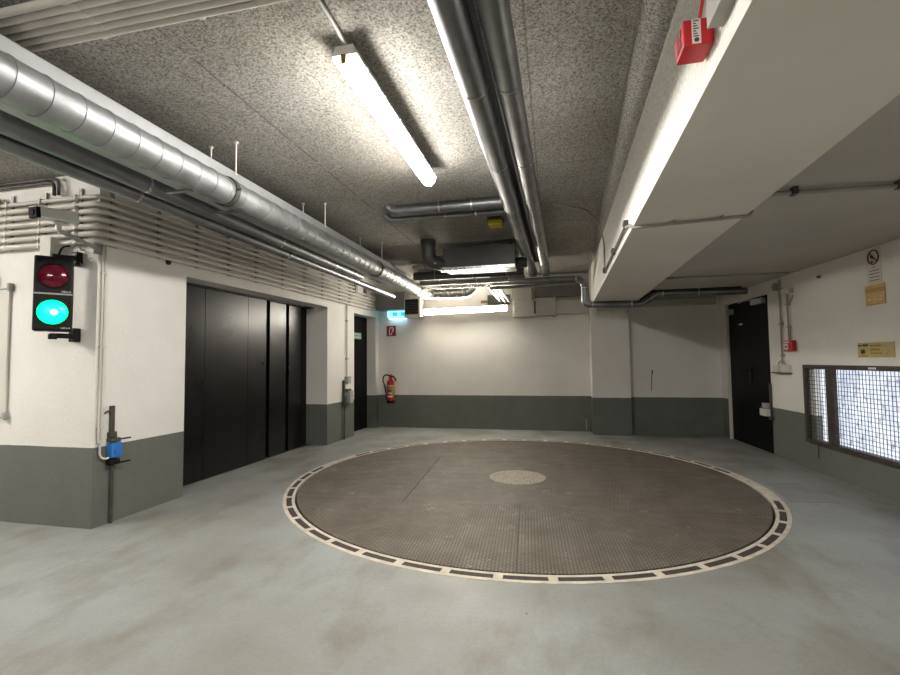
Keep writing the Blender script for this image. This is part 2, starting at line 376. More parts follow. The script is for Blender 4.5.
for s0, s1, z0, z1 in ((-14.2, G0, 0, H), (G0, G1, 0, GZ0), (G0, G1, GZ1, H), (G1, D3[0], 0, H), (D3[0], D3[1], ZD3, H), (D3[1], .6, 0, H)):
    w.box((s0, th, z0), (s1, 0, z1), M=MR)
w.build('wall_right', WALL, kind='structure')
MB().box((-8, -5.4, 0), (4.6, -5.2, H)).build('wall_rear', mat('dark low-bounce rear wall', (.13, .13, .125), .6), kind='structure')  # unseen rear wall, darkened to cut the light it bounces forward
MB().box((-8.2, -5.2, 0), (-8, 3.6, H)).build('wall_far_left', WALL, kind='structure')

# ------------------------------------------------------------------ doors and glazing
d1 = thing('door_1', L((D1[0] + D1[1]) / 2, -.3, 0), 'wide dark steel sliding door of stepped panels in the left wall', 'door', kind='structure')
mb = MB(); mb.box((D1[0], -.45, 0), (D1[1], -.40, ZD1), M=ML); mb.build('back_panel', GAP, d1)
x = [D1[0], 1.565, 2.338, 2.735]
for k in range(3):
    MB().box((x[k] + (.0015 if k else 0), -.335, .012), (x[k + 1] - .0015, -.30 - (.002 if k == 0 else 0), ZD1 - .025), M=ML, bev=.002).build('door_panel', DOOR, d1)
MB().box((2.845, -.355, .012), (3.244, -.32, ZD1 - .025), M=ML, bev=.003).build('door_panel', DOOR, d1)
MB().box((3.356, -.375, .012), (3.69, -.34, ZD1 - .025), M=ML, bev=.003).build('door_panel', DOOR, d1)
MB().box((D1[0], -.40, ZD1 - .022), (D1[1], -.27, ZD1), M=ML).build('head_rail', BLACK, d1)
MB().box((D1[0], -.40, 0), (D1[1], -.33, .008), M=ML).build('threshold', DKMETAL, d1)
DOORB = mat('black painted steel', (.004, .004, .0045), .5, spec=.12)
d2 = thing('door_2', L(5.5, -.2, 0), 'dark steel door with a green sticker beside the back left corner', 'door', kind='structure')
MB().box((D2[0], -.25, .006), (D2[1], -.20, ZD2 - .01), M=ML, bev=.003).build('door_panel', DOORB, d2)
MB().box((5.34, -.1995, 1.855), (5.69, -.197, 1.99), M=ML).build('sticker', GREENP, d2, label='pale green striped sticker')
for z in (1.885, 1.945): MB().box((5.36, -.197, z), (5.67, -.1955, z + .02), M=ML).build('sticker_stripe', SIGNW, d2)
mb = MB(); mb.box((5.06, -.2, .98), (5.10, -.19, 1.12), M=ML); mb.tube([L(5.08, -.19, 1.06), L(5.08, -.14, 1.06), L(5.19, -.14, 1.06)], .009, 8, bend=.02); mb.build('door_handle', BLACK, d2)
d3 = thing('door_3', R(-.73, -.08, 0), 'black steel door in the right wall near the back corner', 'door', kind='structure')
MB().box((D3[0], -.09, .006), (D3[1], -.03, ZD3), M=MR, bev=.003).build('door_panel', DOORB, d3)
mb = MB(); mb.box((-.80, -.03, 1.0), (-.75, -.02, 1.24), M=MR, bev=.003); mb.tube([R(-.775, -.02, 1.19), R(-.775, .035, 1.19), R(-.66, .035, 1.19)], .011, 8, bend=.02); mb.tube([R(-.775, -.02, 1.19), R(-.775, .02, 1.19), R(-.87, .02, 1.19)], .009, 8, bend=.02)
mb.build('door_handle', BLACK, d3)
mb = MB(); mb.box((-1.30, -.03, 2.20), (-.96, .03, 2.28), M=MR, bev=.006); mb.build('door_closer', GREYP, d3, label='grey door closer')
MB().tube([R(-1.10, .0, 2.285), R(-.75, .03, 2.295), R(-.45, -.02, 2.295)], .01, 8).build('closer_arm', GREYP, d3)
MB().box((-.26, -.03, 2.13), (-.09, .02, 2.22), M=MR, bev=.005).build('door_contact', GREYP, d3)
MB().box((-.55, -.030, 1.93), (-.43, -.027, 1.955), M=MR).build('name_plate', LABELW, d3)
MB().box((D3[1] - .003, -.09, 0), (D3[1] + .04, .012, ZD3 + .02), M=MR, bev=.004).build('door_frame', STUCCO, d3)
win = thing('window_1', R(-3.9, -.25, GZ0), 'bright frosted window glowing behind the wire grating', 'window', kind='structure')
MB().box((G0, -.09, GZ0), (G1, -.07, GZ1), M=MR).build('pane', GLAZE, win)
for s0 in (-4.2,): MB().box((s0, -.07, GZ0), (s0 + .05, -.05, GZ1), M=MR).build('window_frame', WHITEP, win)

# grating in front of the window
g = thing('window_grating', R(-3.8, .04, .34), 'brown framed square mesh grating over the bright window opening', 'grating')
ga, gb = -5.1, -2.275
for s0, s1, z0, z1 in ((ga, gb, .345, .395), (ga, gb, 1.25, 1.30), (ga, ga + .05, .395, 1.25), (gb - .05, gb, .395, 1.25)): MB().box((s0, .012, z0), (s1, .05, z1), M=MR, bev=.003).build('frame', RUST, g)
MB().box((-2.85, .012, .395), (-2.715, .055, 1.25), M=MR, bev=.003).build('mullion', RUST, g)
mb = MB(); s = gb - .05
while s > ga + .05:
    if not -2.85 < s < -2.715: mb.tube([R(s, .028, .395), R(s, .028, 1.25)], .0031, 5)
    s -= .0475
z = .395 + .0475
while z < 1.25: mb.tube([R(ga + .05, .033, z), R(gb - .05, .033, z)], .0031, 5); z += .0475
mb.build('wire_mesh', RUST, g)
MB().tube([R(-2.47, .02, .40), R(-2.47, .025, .17)], .006, 6).build('bolt_rod', DKMETAL, g)
MB().box((-3.5, .05, 1.265), (-3.4, .053, 1.285), M=MR).build('maker_plate', SIGNW, g)

# ------------------------------------------------------------------ turntable
tt = thing('car_turntable', (CX, CY, 0), 'large round brown steel tread-plate turntable set flush in the floor', 'turntable')
rot = radians(3.2)
def TW(u, v): return (CX + u * cos(rot) - v * sin(rot), CY + u * sin(rot) + v * cos(rot))
def clip(poly, r, n=160):
    out = poly
    for k in range(n):
        a = 2 * pi * (k + .5) / n; nx, ny = cos(a), sin(a); d = r * cos(pi / n); res = []
        for i in range(len(out)):
            p, q = out[i], out[(i + 1) % len(out)]; dp = p[0] * nx + p[1] * ny - d; dq = q[0] * nx + q[1] * ny - d
            if dp <= 0: res.append(p)
            if dp * dq < 0: t = dp / (dp - dq); res.append((p[0] + t * (q[0] - p[0]), p[1] + t * (q[1] - p[1])))
        out = res
    return out
e = .003; B = 3.0; v0, v1 = -1.10, 1.04; us = .04
TP = [tread_plate(radians(a), 'steel tread plate, rows at %d degrees' % a) for a in (-93, -3, -38, -62)]
MB().lathe([(0, -.10), (RD, -.10), (RD, -.006), (0, -.006)], (CX, CY, 0), 160).build('deck', DKMETAL, tt)
panels = [([(-B, -B), (us - e, -B), (us - e, v0 - e), (-B, v0 - e)], TP[0]), ([(us + e, -B), (B, -B), (B, v0 - e), (us + e, v0 - e)], TP[0]),
          ([(-B, v0 + e), (-1.11 - e, v0 + e), (-1.13 - e, v1 - e), (-B, v1 - e)], TP[0]), ([(-1.11 + e, v0 + e), (1.10 - e, v0 + e), (1.15 - e, v1 - e), (-1.13 + e, v1 - e)], TP[2]),
          ([(1.10 + e, v0 + e), (B, v0 + e), (B, v1 - e), (1.15 + e, v1 - e)], TP[3]),
          ([(-B, v1 + e), (us - e, v1 + e), (us - e, B), (-B, B)], TP[0]), ([(us + e, v1 + e), (B, v1 + e), (B, B), (us + e, B)], TP[0])]
for poly, mt in panels:
    q = [(*TW(u, v), -.006) for u, v in clip(poly, RD - .004)]
    MB().prism(q, (0, 0, .008)).build('tread_plate', mt, tt)
MB().lathe([(0, .0055), (.325, .0055), (.335, .003), (.335, .001)], (CX, CY, 0), 48).build('centre_cover', COVER, tt, label='worn pale round centre cover')
for u, v in [(-2.0 + .5 * k, vv) for k in range(9) for vv in (v0 - .05, v1 + .05)] + [(us + sgn * .05, v) for v in (-2.2, -1.75, -1.3, 1.3, 1.75, 2.2) for sgn in (-1, 1)] + [(-1.07, v) for v in (-.9, -.3, .3, .8)]:
    if hypot(u, v) < RD - .1: x_, y_ = TW(u, v); MB().disc((x_, y_, .001), (0, 0, 1), .012, .0018, 8).build('plate_screw', DKMETAL, tt)

rg = thing('turntable_rim', (CX, CY, 0), 'pale concrete rim ring with dark slots around the turntable', 'rim')
NS = 46; step = 2 * pi / NS; ph = radians(-84.56)
r0, r1, r2, r3 = RD + .018, RD + .046, RD + .100, RR
mb = MB()
def ann(a0, a1, ra, rb, z):
    n = 4; vs = []
    for k in range(n + 1):
        a = a0 + (a1 - a0) * k / n; vs += [(CX + ra * cos(a), CY + ra * sin(a), z), (CX + rb * cos(a), CY + rb * sin(a), z)]
    mb.add(vs, [(2 * k, 2 * k + 1, 2 * k + 3, 2 * k + 2) for k in range(n)])
def cyl(a0, a1, r, z0, z1):
    n = 4; vs = []
    for k in range(n + 1):
        a = a0 + (a1 - a0) * k / n; vs += [(CX + r * cos(a), CY + r * sin(a), z0), (CX + r * cos(a), CY + r * sin(a), z1)]
    mb.add(vs, [(2 * k, 2 * k + 1, 2 * k + 3, 2 * k + 2) for k in range(n)])
hw = radians(3.25); slots = []
for k in range(NS):
    c = ph + k * step; a = (math.degrees(c) + 180) % 360 - 180
    ann(c - step / 2, c + step / 2, r0, r1, .003); ann(c - step / 2, c + step / 2, r2, r3 + .004, .003)
    cyl(c - step / 2, c + step / 2, r0, -.12, .003); cyl(c - step / 2, c + step / 2, r3 + .004, -.02, .003)
    if -9 < a < 10: ann(c - step / 2, c + step / 2, r1, r2, .003); continue
    ann(c - step / 2, c - hw, r1, r2, .003); ann(c + hw, c + step / 2, r1, r2, .003)
    ann(c - hw, c + hw, r1, r2, -.05)
    cyl(c - hw, c + hw, r1, -.05, .003); cyl(c - hw, c + hw, r2, -.05, .003)
    for s in (-1, 1):
        aa = c + s * hw; mb.add([(CX + r * cos(aa), CY + r * sin(aa), z) for r, z in ((r1, -.05), (r2, -.05), (r2, .003), (r1, .003))], [(0, 1, 2, 3)])
    slots.append((c, a))
mb.build('rim_ring', CONC, rg)
sm_ = MB(); vs = []
for k in range(7):
    a = -hw * .97 + 2 * hw * .97 * k / 6
    for r, z in ((r1 + .002, -.04), (r2 - .002, -.04), (r2 - .002, .0035), (r1 + .002, .0035)): vs.append((CX + r * cos(a), CY + r * sin(a), z))
fs = [(4 * k + j, 4 * k + (j + 1) % 4, 4 * k + 4 + (j + 1) % 4, 4 * k + 4 + j) for k in range(6) for j in range(4)] + [(0, 1, 2, 3), (24, 25, 26, 27)]
sm_.add(vs, fs)
slot0 = sm_.build('slot_insert', SLOT, rg); slot0.rotation_euler.z = slots[0][0]
shiny = slot0.data.copy(); shiny.materials[0] = SLOTM
for c, a in slots[1:]:
    o = slot0.copy(); COL.objects.link(o); o.parent = rg; o.rotation_euler.z = c
    if 163 < a < 177: o.data = shiny; o.location.z = .003; o['label'] = 'shiny worn metal slot insert'
# darker patch in the floor to the right of the rim
MB().prism([(2.27, 5.836, .0005), (2.612, 5.898, .0005), (2.64, 5.17, .0005), (2.20, 5.11, .0005)], (0, 0, .0025)).build('floor_patch', PATCH, label='darker rectangular repair patch in the floor beside the turntable rim', cat='floor patch')

# ------------------------------------------------------------------ luminaires
def luminaire(c0, c1, width, zb, hgt, lens_mat, up, label, side=None):
    """damp-proof batten: body tray, glowing diffuser, end caps, clips; c0-c1 centre line at zb (underside)"""
    c0, c1 = Vector(c0), Vector(c1); d = (c1 - c0).normalized(); ln = (c1 - c0).length; sd = Vector((d.y, -d.x, 0)); up = Vector(up)
    sd = d.cross(up).normalized()
    M = Matrix((d, sd, up)).transposed().to_4x4(); M.translation = (c0 + c1) / 2
    t = thing('fluorescent_luminaire', M.translation, label, 'light fixture')
    h = ln / 2; w = width / 2
    prof = [(-w, hgt * .55), (-w * .92, hgt * .32), (-w * .62, .012), (-w * .3, 0), (w * .3, 0), (w * .62, .012), (w * .92, hgt * .32), (w, hgt * .55)]
    mb = MB(); mb.prism([Vector((-h + .006, y, z)) for y, z in prof], (2 * h - .012, 0, 0), M=M); mb.build('diffuser', lens_mat, t)
    body = [(-w - .006, hgt * .55), (w + .006, hgt * .55), (w * .8, hgt), (-w * .8, hgt)]
    mb = MB(); mb.prism([Vector((-h, y, z)) for y, z in body], (2 * h, 0, 0), M=M); mb.build('housing', WHITEP, t)
    for s in (-1, 1):
        MB().box((s * h - .012, -.016, hgt * .12), (s * h + .012, .016, hgt * .55), M=M, bev=.003).build('end_clasp', BRASS, t)
    for k in range(6):
        x_ = -h + .15 + (2 * h - .3) * k / 5
        for s in (-1, 1):
            MB().box((x_ - .012, s * w - .004 + s * .008, hgt * .40), (x_ + .012, s * w + .004 + s * .008, hgt * .72), M=M, bev=.001).build('clip', WHITEP, t)
    return t
luminaire((-1.03, 2.15, 2.93), (-1.03, 3.83, 2.93), .125, 2.93, .12, TUBEM, (0, 0, 1), 'long bright tube light under the rough ceiling, left of the twin pipes')
luminaire((-2.57, 9.06, 2.398), (-.87, 9.06, 2.426), .10, 2.43, .07, TUBEB, (0, 1, 0), 'horizontal bright tube light on the back wall above the dado')
luminaire((-1.03, -2.6, 2.93), (-1.03, -.9, 2.93), .125, 2.93, .12, TUBEA, (0, 0, 1), 'tube light under the rough ceiling in the bay behind the viewer')
luminaire((-6.0, .4, 2.93), (-6.0, 2.1, 2.93), .125, 2.93, .12, TUBEW, (0, 0, 1), 'tube light under the rough ceiling in the left bay behind the viewer')
for x in (-2.3, -1.2):
    MB().box((x - .02, 9.12, 2.385), (x + .02, YB, 2.43), bev=.003).build('wall_bracket', WHITEP, label='small bracket holding the %s end of the back wall tube light' % ('left' if x < -2 else 'right'), cat='bracket')
for y in (2.5, 3.5):
    MB().tube([(-1.03, y, 3.05), (-1.03, y, H)], .006, 8).build('hanger_rod', STEEL, label='short rod holding the %s end of the ceiling tube light' % ('near' if y < 3 else 'far'), cat='hanger rod')
def conduit(name, pts, r, material, label, cat='conduit', group=None, bend=.06, clamps=(), n=10, M=None):
    mb = MB(); mb.tube(pts, r, n, bend=bend); return mb.build(name, material, label=label, cat=cat, group=group)
conduit('conduit', [(-1.03, -.9, 3.085), (-1.03, 2.0, 3.085), (-1.03, 2.2, 3.06)], .011, CONDG, 'thin conduit along the ceiling feeding the near end of the tube light')

# ------------------------------------------------------------------ left ducts and pipes
yA, yE = -5.0, 9.05
dx, dz, dr = -2.45, 2.727, .1045
duct = thing('spiral_duct', (dx, 2, dz), 'big silver spiral ventilation duct hanging along the left side', 'duct')
mb = MB(); pts = []; rs = []
y = yA
while y < 8.55:
    st = .16
    pts += [(dx, y, dz), (dx, y + st - .0105, dz), (dx, y + st - .010, dz), (dx, y + st - .0005, dz)]; rs += [dr, dr, dr + .0045, dr + .0045]; y += st
mb.tube(pts, rs, 28); mb.build('spiral_pipe', GALV, duct)
for yy in (3.05, 6.15, 8.15):
    mb = MB(); mb.tube([(dx, yy - .022, dz), (dx, yy + .022, dz)], dr + .012, 28); mb.tube([(dx + dr + .012, yy - .02, dz), (dx + dr + .045, yy - .02, dz)], .01, 8); mb.build('pipe_clamp', DKMETAL, duct, label='dark clamp collar')
mb = MB(); pts = []; rs = []
for k in range(60):   # flexible elbow turning right along the back wall and up
    t = k / 59
    if t < .35: a = t / .35 * pi / 2; p = (dx + .34 - .34 * cos(a), 8.5 + .34 * sin(a), dz)
    elif t < .6: p = (dx + .34 + (t - .35) / .25 * .42, 8.84, dz)
    else: a = (t - .6) / .4 * pi / 2; p = (dx + .76 + .24 * sin(a), 8.84, dz + .24 - .24 * cos(a))
    pts.append(p); rs.append(.105 + (.006 if k % 2 else 0))
mb.tube(pts, rs, 20); mb.build('flexible_elbow', GALVB, duct, label='bright flexible elbow')
MB().box((-2.98, yA, 2.82), (-2.50, 8.0, 2.96), bev=.012).build('foil_faced_duct', FOIL, label='flat pale foil-faced duct right above and behind the spiral duct', cat='duct')
def longpipe(x, z, r, y1, label, name='insulated_pipe', seams=(), matl=None):
    t = thing(name, (x, 2, z), label, 'pipe')
    MB().tube([(x, yA, z), (x, y1, z)], r, 20).build('jacket', matl or GALVD, t)
    for yy in seams: MB().tube([(x, yy - .012, z), (x, yy + .012, z)], r + .0025, 20).build('jacket_seam', GALVB, t, label='bright overlap seam')
    MB().tube([(x, y1, z), (x, y1 + .05, z)], r * .82, 16).build('end_collar', GALVB, t)
    return t
longpipe(-2.73, 2.642, .057, 6.2, 'silver jacketed pipe beside the spiral duct, the upper of two below it', seams=(1.6, 2.6, 4.2, 5.4))
longpipe(-2.83, 2.583, .046, 7.9, 'silver jacketed pipe nearest the left wall, the lowest of the bundle', seams=(1.62, 2.62, 4.5, 6.3))
for k, (x, y, zt) in enumerate(((-2.35, 3.03, 2.84), (-2.59, 3.05, 2.94), (-2.58, 4.40, 2.94), (-2.35, 4.45, 2.84), (-2.56, 5.85, 2.94), (-2.36, 6.15, 2.84))):
    t = thing('threaded_rod', (x, y, zt), ['second', 'first', 'third', 'fourth', 'fifth', 'sixth'][k] + ' thin rod from the front dropping from the ceiling to the left duct', 'hanger rod')
    MB().tube([(x, y, zt), (x, y, H)], .006, 8).build('rod', STUCCO, t)
    MB().box((x - .014, y - .012, H - .01), (x + .014, y + .012, H)).build('ceiling_plate', STUCCO, t)
for k, y in enumerate((2.72, 3.2)):
    t = thing('pipe_bracket', (-2.55, y, 2.60), ['nearer', 'farther'][k] + ' small metal bracket between spiral duct and jacketed pipe', 'bracket', group='brackets under the spiral duct')
    MB().box((-2.68, y - .02, 2.615), (-2.47, y + .02, 2.628)).build('rail', STEEL, t)
    MB().tube([(-2.5, y, 2.628), (-2.5, y, 2.65)], .012, 8).build('bolt', STEEL, t)

# seven conduits bending round the left corner
cz = [2.865, 2.800, 2.735, 2.668, 2.602, 2.536, 2.470]
for k, z in enumerate(cz):
    end = 4.86 if k < 2 else sB - .06
    r = .023 if k else .017; n_ = .045
    pts = [(-7.5, 3.22 - n_, z), (-3.868 + n_ + .008, 3.22 - n_, z), tuple(L(end, n_, z))]
    mb = MB(); mb.tube(pts, r, 10, bend=.10)
    lab = ['top thin', 'second', 'third', 'fourth from the top', 'fifth from the top', 'sixth from the top', 'bottom'][k]
    t = thing('wall_conduit', L(0, n_, z), lab + ' of the seven stacked grey conduits bending round the left wall corner', 'conduit', group='conduits round the left corner')
    mb.build('conduit_pipe', CONDW, t)
    MB().tube([(-4.06, 3.22 - n_, z), (-4.02, 3.22 - n_, z)], r + .004, 10).build('bend_sleeve', CONDG, t); MB().tube([tuple(L(.10, n_, z)), tuple(L(.14, n_, z))], r + .004, 10).build('bend_sleeve', CONDG, t)
def strut(fr, k, lab):
    """slotted channel standing behind the conduits with one clip per conduit"""
    t = thing('conduit_rail', fr(0, 0, 2.42), lab, 'conduit rail', group='rails carrying the corner conduits')
    mb = MB()
    p = [fr(-.016, .002, 2.45), fr(.016, .002, 2.45), fr(.016, .018, 2.45), fr(-.016, .018, 2.45)]
    mb.prism(p, (0, 0, .51)); mb.build('channel', STEEL, t)
    mb = MB()
    for z in cz:
        p = [fr(-.009, .018, z - .025), fr(.009, .018, z - .025), fr(.009, .069, z - .025), fr(-.009, .069, z - .025)]; MB().prism(p, (0, 0, .05)).build('clip', CONDW, t)
    return t
ls = (.11, .60, 1.09, 1.58, 2.09, 2.66, 3.23, 3.76, 4.35, 4.75)
o_ = ('nearest to the corner', 'second from the corner', 'third from the corner', 'fourth from the corner', 'fifth from the corner', 'sixth from the corner', 'seventh from the corner', 'eighth from the corner', 'ninth from the corner', 'farthest from the corner')
for k, s in enumerate(ls): strut(lambda a, b, z, s=s: L(s + a, b, z), k, 'conduit rail on the long left wall, ' + o_[k])
for k, x in enumerate((-4.06, -4.46, -4.85)): strut(lambda a, b, z, x=x: Vector((x + a, 3.22 - b, z)), k, ('right', 'middle', 'left')[k] + ' conduit rail on the short wall above the traffic light')
for k, (s, z) in enumerate(((4.92, 2.80), (5.42, 2.80))):
    t = thing('junction_box', L(s, .05, z), ('nearer', 'farther')[k] + ' small grey junction box ending the conduits high on the left wall', 'junction box')
    MB().box((s - .05, .002, z - .09), (s + .05, .075, z + .09), M=ML, bev=.006).build('box', GREYP, t)
    MB().box((s - .045, .075, z - .085), (s + .045, .081, z + .085), M=ML, bev=.002).build('lid', CONDG, t)
for k in range(2):
    x = -4.27 - .05 * k
    conduit('conduit', [(-5.8, 3.175, 3.065 - .034 * k), (x, 3.175, 3.065 - .034 * k), (x, 3.175, 2.91)], .014, DKMETAL, ('right', 'left')[k] + ' of two dark conduits bending from the ceiling down to the corner bundle', bend=.12)
# ceiling conduit bundle at the top left
for k in range(6):
    y = 1.56 + .043 * k
    t = thing('ceiling_conduit', (-1.5, y, 3.02), ['nearest', 'second', 'third', 'fourth', 'fifth', 'farthest'][k] + ' of the parallel conduits crossing the ceiling at the upper left', 'conduit', group='conduits across the ceiling')
    MB().tube([(-6.5, y, 3.035), (.40, y, 3.035)], .0185, 12).build('conduit_pipe', CONDW, t)
    for x in (-2.10, -1.0, .1): MB().tube([(x - .02, y, 3.035), (x + .02, y, 3.035)], .021, 12).build('sleeve', CONDW, t)
for k, x in enumerate((-2.2, -1.62)):
    t = thing('ceiling_rail', (x, 1.6, 3.06), ('left', 'right')[k] + ' white rail carrying the conduits across the upper left ceiling', 'conduit rail')
    MB().box((x - .012, 1.50, 3.060), (x + .012, 1.84, 3.08)).build('channel', WHITEP, t)
    MB().tube([(x, 1.51, 3.07), (x, 1.51, H)], .01, 8).build('stud', WHITEP, t); MB().tube([(x, 1.83, 3.07), (x, 1.83, H)], .008, 8).build('stud', WHITEP, t)
# small hooks in the ceiling
# twin pipes in the middle
def twin(x0, x1, r, lab, y1=7.95):
    t = thing('insulated_pipe', (x0, 2, 2.90), lab, 'pipe')
    ya = -5.0; f = lambda y: x0 + (x1 - x0) * (y - 1.73) / 6.0
    mb = MB(); mb.tube([(f(ya), ya, 2.90), (f(6.3), 6.3, 2.90), (f(y1), y1, 2.90)], r, 24); mb.build('jacket', GALVD, t)
    for yy in (.4, 1.42, 2.42, 3.42, 4.42, 5.42, 6.4, 7.1): MB().tube([(f(yy) , yy - .005, 2.90), (f(yy), yy + .005, 2.90)], r + .002, 24).build('jacket_seam', GALVB, t)
    MB().tube([(f(y1), y1, 2.90), (f(y1), y1 + .12, 2.90), (f(y1), y1 + .12, 2.845)], r * .9, 16, bend=.1).build('end_elbow', GALVB, t)
    return t
twin(-.400, -.321, .0775, 'left pipe of the twin silver jacketed pipes running down the middle of the ceiling')
twin(-.219, -.087, .069, 'right pipe of the twin silver jacketed pipes running down the middle of the ceiling')
gx = lambda y: -.305 + .104 * (y - 1.73) / 6.0
st = thing('slotted_strip', (gx(1), 1, 2.95), 'thin perforated metal strip under a black band standing in for shade in the gap between the twin ceiling pipes', 'metal strip')
def shadeband(w, z0, z1, name, mt, ya=-5.0, yb=7.6):
    MB().add([(gx(ya) - w, ya, z0), (gx(ya) + w, ya, z0), (gx(yb) + w, yb, z0), (gx(yb) - w, yb, z0), (gx(ya) - w, ya, z1), (gx(ya) + w, ya, z1), (gx(yb) + w, yb, z1), (gx(yb) - w, yb, z1)],
             [(0, 3, 2, 1), (4, 5, 6, 7), (0, 1, 5, 4), (2, 3, 7, 6), (0, 4, 7, 3), (1, 2, 6, 5)]).build(name, mt, st)
shadeband(.075, 3.0, 3.03, 'rail', DARKPIPE)  # black band painted in for the shaded gap between the pipes
mb = MB(); y = -5.0
while y < 7.5:
    mb.box((gx(y) - .009, y, 2.992), (gx(y) + .009, y + .022, 3.0)); y += .032
mb.build('strip', STEEL, st)
# two pipes coming from the ceiling and joining the twin pipes
for k, (y, z, lab) in enumerate(((4.70, 3.036, 'thicker rear-left silver pipe'), (4.98, 3.03, 'slimmer silver pipe'))):
    t = thing('branch_pipe', (-1.0, y, z), lab + ' branching left from the twin pipes and turning up into the ceiling', 'pipe')
    r = (.05, .032)[k]; xa = (-1.66, -1.80)[k]
    MB().tube([(-.46, y, z), (xa, y, z), (xa - .06, y, H)], r, 16, bend=.06).build('jacket', GALVD, t)
    for x in (-.8, -1.15): MB().tube([(x - .008, y, z), (x + .008, y, z)], r + .003, 16).build('jacket_seam', GALVB, t)
t = thing('yellow_detector', (-.635, 5.45, 3.0), 'small yellow box fixed to the ceiling left of the twin pipes', 'detector')
MB().box((-.72, 5.36, 3.005), (-.56, 5.54, 3.06), bev=.01).build('cap', YELB, t); MB().box((-.73, 5.35, 3.06), (-.55, 5.55, H), bev=.006).build('base', DKMETAL, t)

# ------------------------------------------------------------------ ventilation box and the pipes at the back
vb = thing('ventilation_box', (-1.0, 6.5, 2.7), 'dark grey rectangular ventilation box under the ceiling with a round inlet', 'ventilation unit')
MB().box((-1.50, 6.28, 2.70), (-.485, 6.78, 2.985), bev=.008).build('casing', DUCTDK, vb)
MB().box((-1.52, 6.20, 2.655), (-.475, 6.33, 2.70), bev=.004).build('lower_lip', GALVB, vb, label='bright lower lip')
MB().box((-.495, 6.265, 2.70), (-.475, 6.285, 2.985)).build('corner_flange', DKMETAL, vb)
for x in (-1.4, -.6): MB().tube([(x, 6.5, 2.985), (x, 6.5, H)], .006, 8).build('hanger', STEEL, vb)
MB().tube([(-.485, 6.5, 2.77), (-.33, 6.5, 2.77)], .075, 20).build('outlet_stub', DARKPIPE, vb)
MB().tube([(-1.69, 6.22, 3.06), (-1.69, 6.24, 2.80), (-1.42, 6.42, 2.775)], .098, 24, bend=.12).build('inlet_elbow', DUCTDK, vb)
MB().tube([(-1.69, 6.22, 3.02), (-1.69, 6.22, H)], .104, 24).build('inlet_collar', DKMETAL, vb)
MB().prism([(-1.66, 6.172, 2.78), (-1.58, 6.20, 2.755), (-1.57, 6.205, 2.80), (-1.645, 6.175, 2.83)], (0, .006, 0)).build('sticker', SIGNW, vb)
for k, (y, z, r, x0, x1, mt, lab) in enumerate((
        (7.62, 3.02, .045, -2.35, -1.2, BOXP, 'topmost pale pipe crossing behind the dark ventilation box'),
        (7.80, 2.965, .055, -2.30, -1.0, BOXP, 'second pale pipe crossing behind the dark ventilation box'),
        (7.60, 2.86, .075, -2.32, -.44, DUCTDK, 'thick dark pipe crossing low behind the ventilation box'),
        (7.95, 2.80, .050, -2.32, -.44, GALVD, 'dull silver pipe crossing below the ventilation box'),
        (8.20, 2.835, .032, -2.30, -.95, GALVB, 'thin bright pipe crossing above the flexible duct elbow'),
        (8.35, 2.775, .030, -2.10, -1.18, GALVB, 'lowest thin bright pipe just above the flexible duct elbow'))):
    t = thing('cross_pipe', ((x0 + x1) / 2, y, z), lab, 'pipe'); MB().tube([(x0, y, z), (x1, y, z)], r, 18).build('jacket', mt, t)
    for q in (.2, .55, .85): xx = x0 + (x1 - x0) * q; MB().tube([(xx - .01, y, z), (xx + .01, y, z)], r + .003, 18).build('collar', GALVD if mt is not GALVD else GALVB, t)
# silver pipe with offset running along the back
fp = thing('offset_pipe', (.5, 8.1, 2.4), 'long silver pipe along the back, dipping under the white beam', 'pipe')
mb = MB(); mb.tube([(-1.04, 8.1, 2.775), (.455, 8.1, 2.775), (.545, 8.1, 2.69), (.545, 8.1, 2.325), (1.44, 8.1, 2.30), (1.69, 8.1, 2.475), (3.03, 8.1, 2.455)], .056, 18, bend=.075); mb.build('jacket', GALVD, fp)
for a, b in (((-1.06, 8.1, 2.775), (-1.0, 8.1, 2.775)), ((.40, 8.1, 2.775), (.42, 8.1, 2.775)), ((.545, 8.1, 2.60), (.545, 8.1, 2.62)), ((.66, 8.1, 2.322), (.68, 8.1, 2.3215)), ((1.28, 8.1, 2.305), (1.30, 8.1, 2.3045)), ((1.76, 8.1, 2.474), (1.78, 8.1, 2.4735)), ((2.3, 8.1, 2.466), (2.32, 8.1, 2.4655))):
    MB().tube([a, b], .060, 18).build('jacket_seam', GALVB, fp)
sp = thing('slim_pipe', (-.3, 8.05, 2.68), 'slim silver pipe right below the long pipe along the back', 'pipe')
MB().tube([(-1.08, 8.08, 2.672), (.40, 8.08, 2.690)], .026, 12).build('jacket', GALVD, sp)
MB().tube([(1.50, 8.32, 2.36), (1.78, 8.32, 2.55), (3.03, 8.32, 2.555)], .066, 16, bend=.06).build('lagged_pipe', DARKPIPE, label='black lagged pipe above the silver pipe at the right of the beam', cat='pipe')
for k in range(3):
    x = -1.12 + .085 * k
    MB().tube([(x, 8.25, 2.74), (x + .12, 9.22, 2.56)], .026, 12).build('slanted_pipe', GALVB, label=('left', 'middle', 'right')[k] + ' of three short bright pipes slanting down to the back wall beside the tube light', cat='pipe', group='three slanted pipes')
MB().box((-1.28, YB - .10, 2.53), (-.83, YB, 2.72), bev=.004).build('backing_sheet', DUCTDK, label='dark grey sheet on the back wall where three bright pipes end', cat='metal sheet')
t = thing('caution_tag', (-1.24, YB - .01, 2.60), 'small orange-brown tag on the back wall above the tube light', 'sign'); MB().box((-1.43, YB - .006, 2.565), (-1.29, YB, 2.625)).build('plate', mat('tag tan', (.40, .24, .12), .6), t)
for z in (2.585, 2.603): MB().box((-1.42, YB - .0075, z), (-1.31, YB - .006, z + .005)).build('print_line', INK, t)

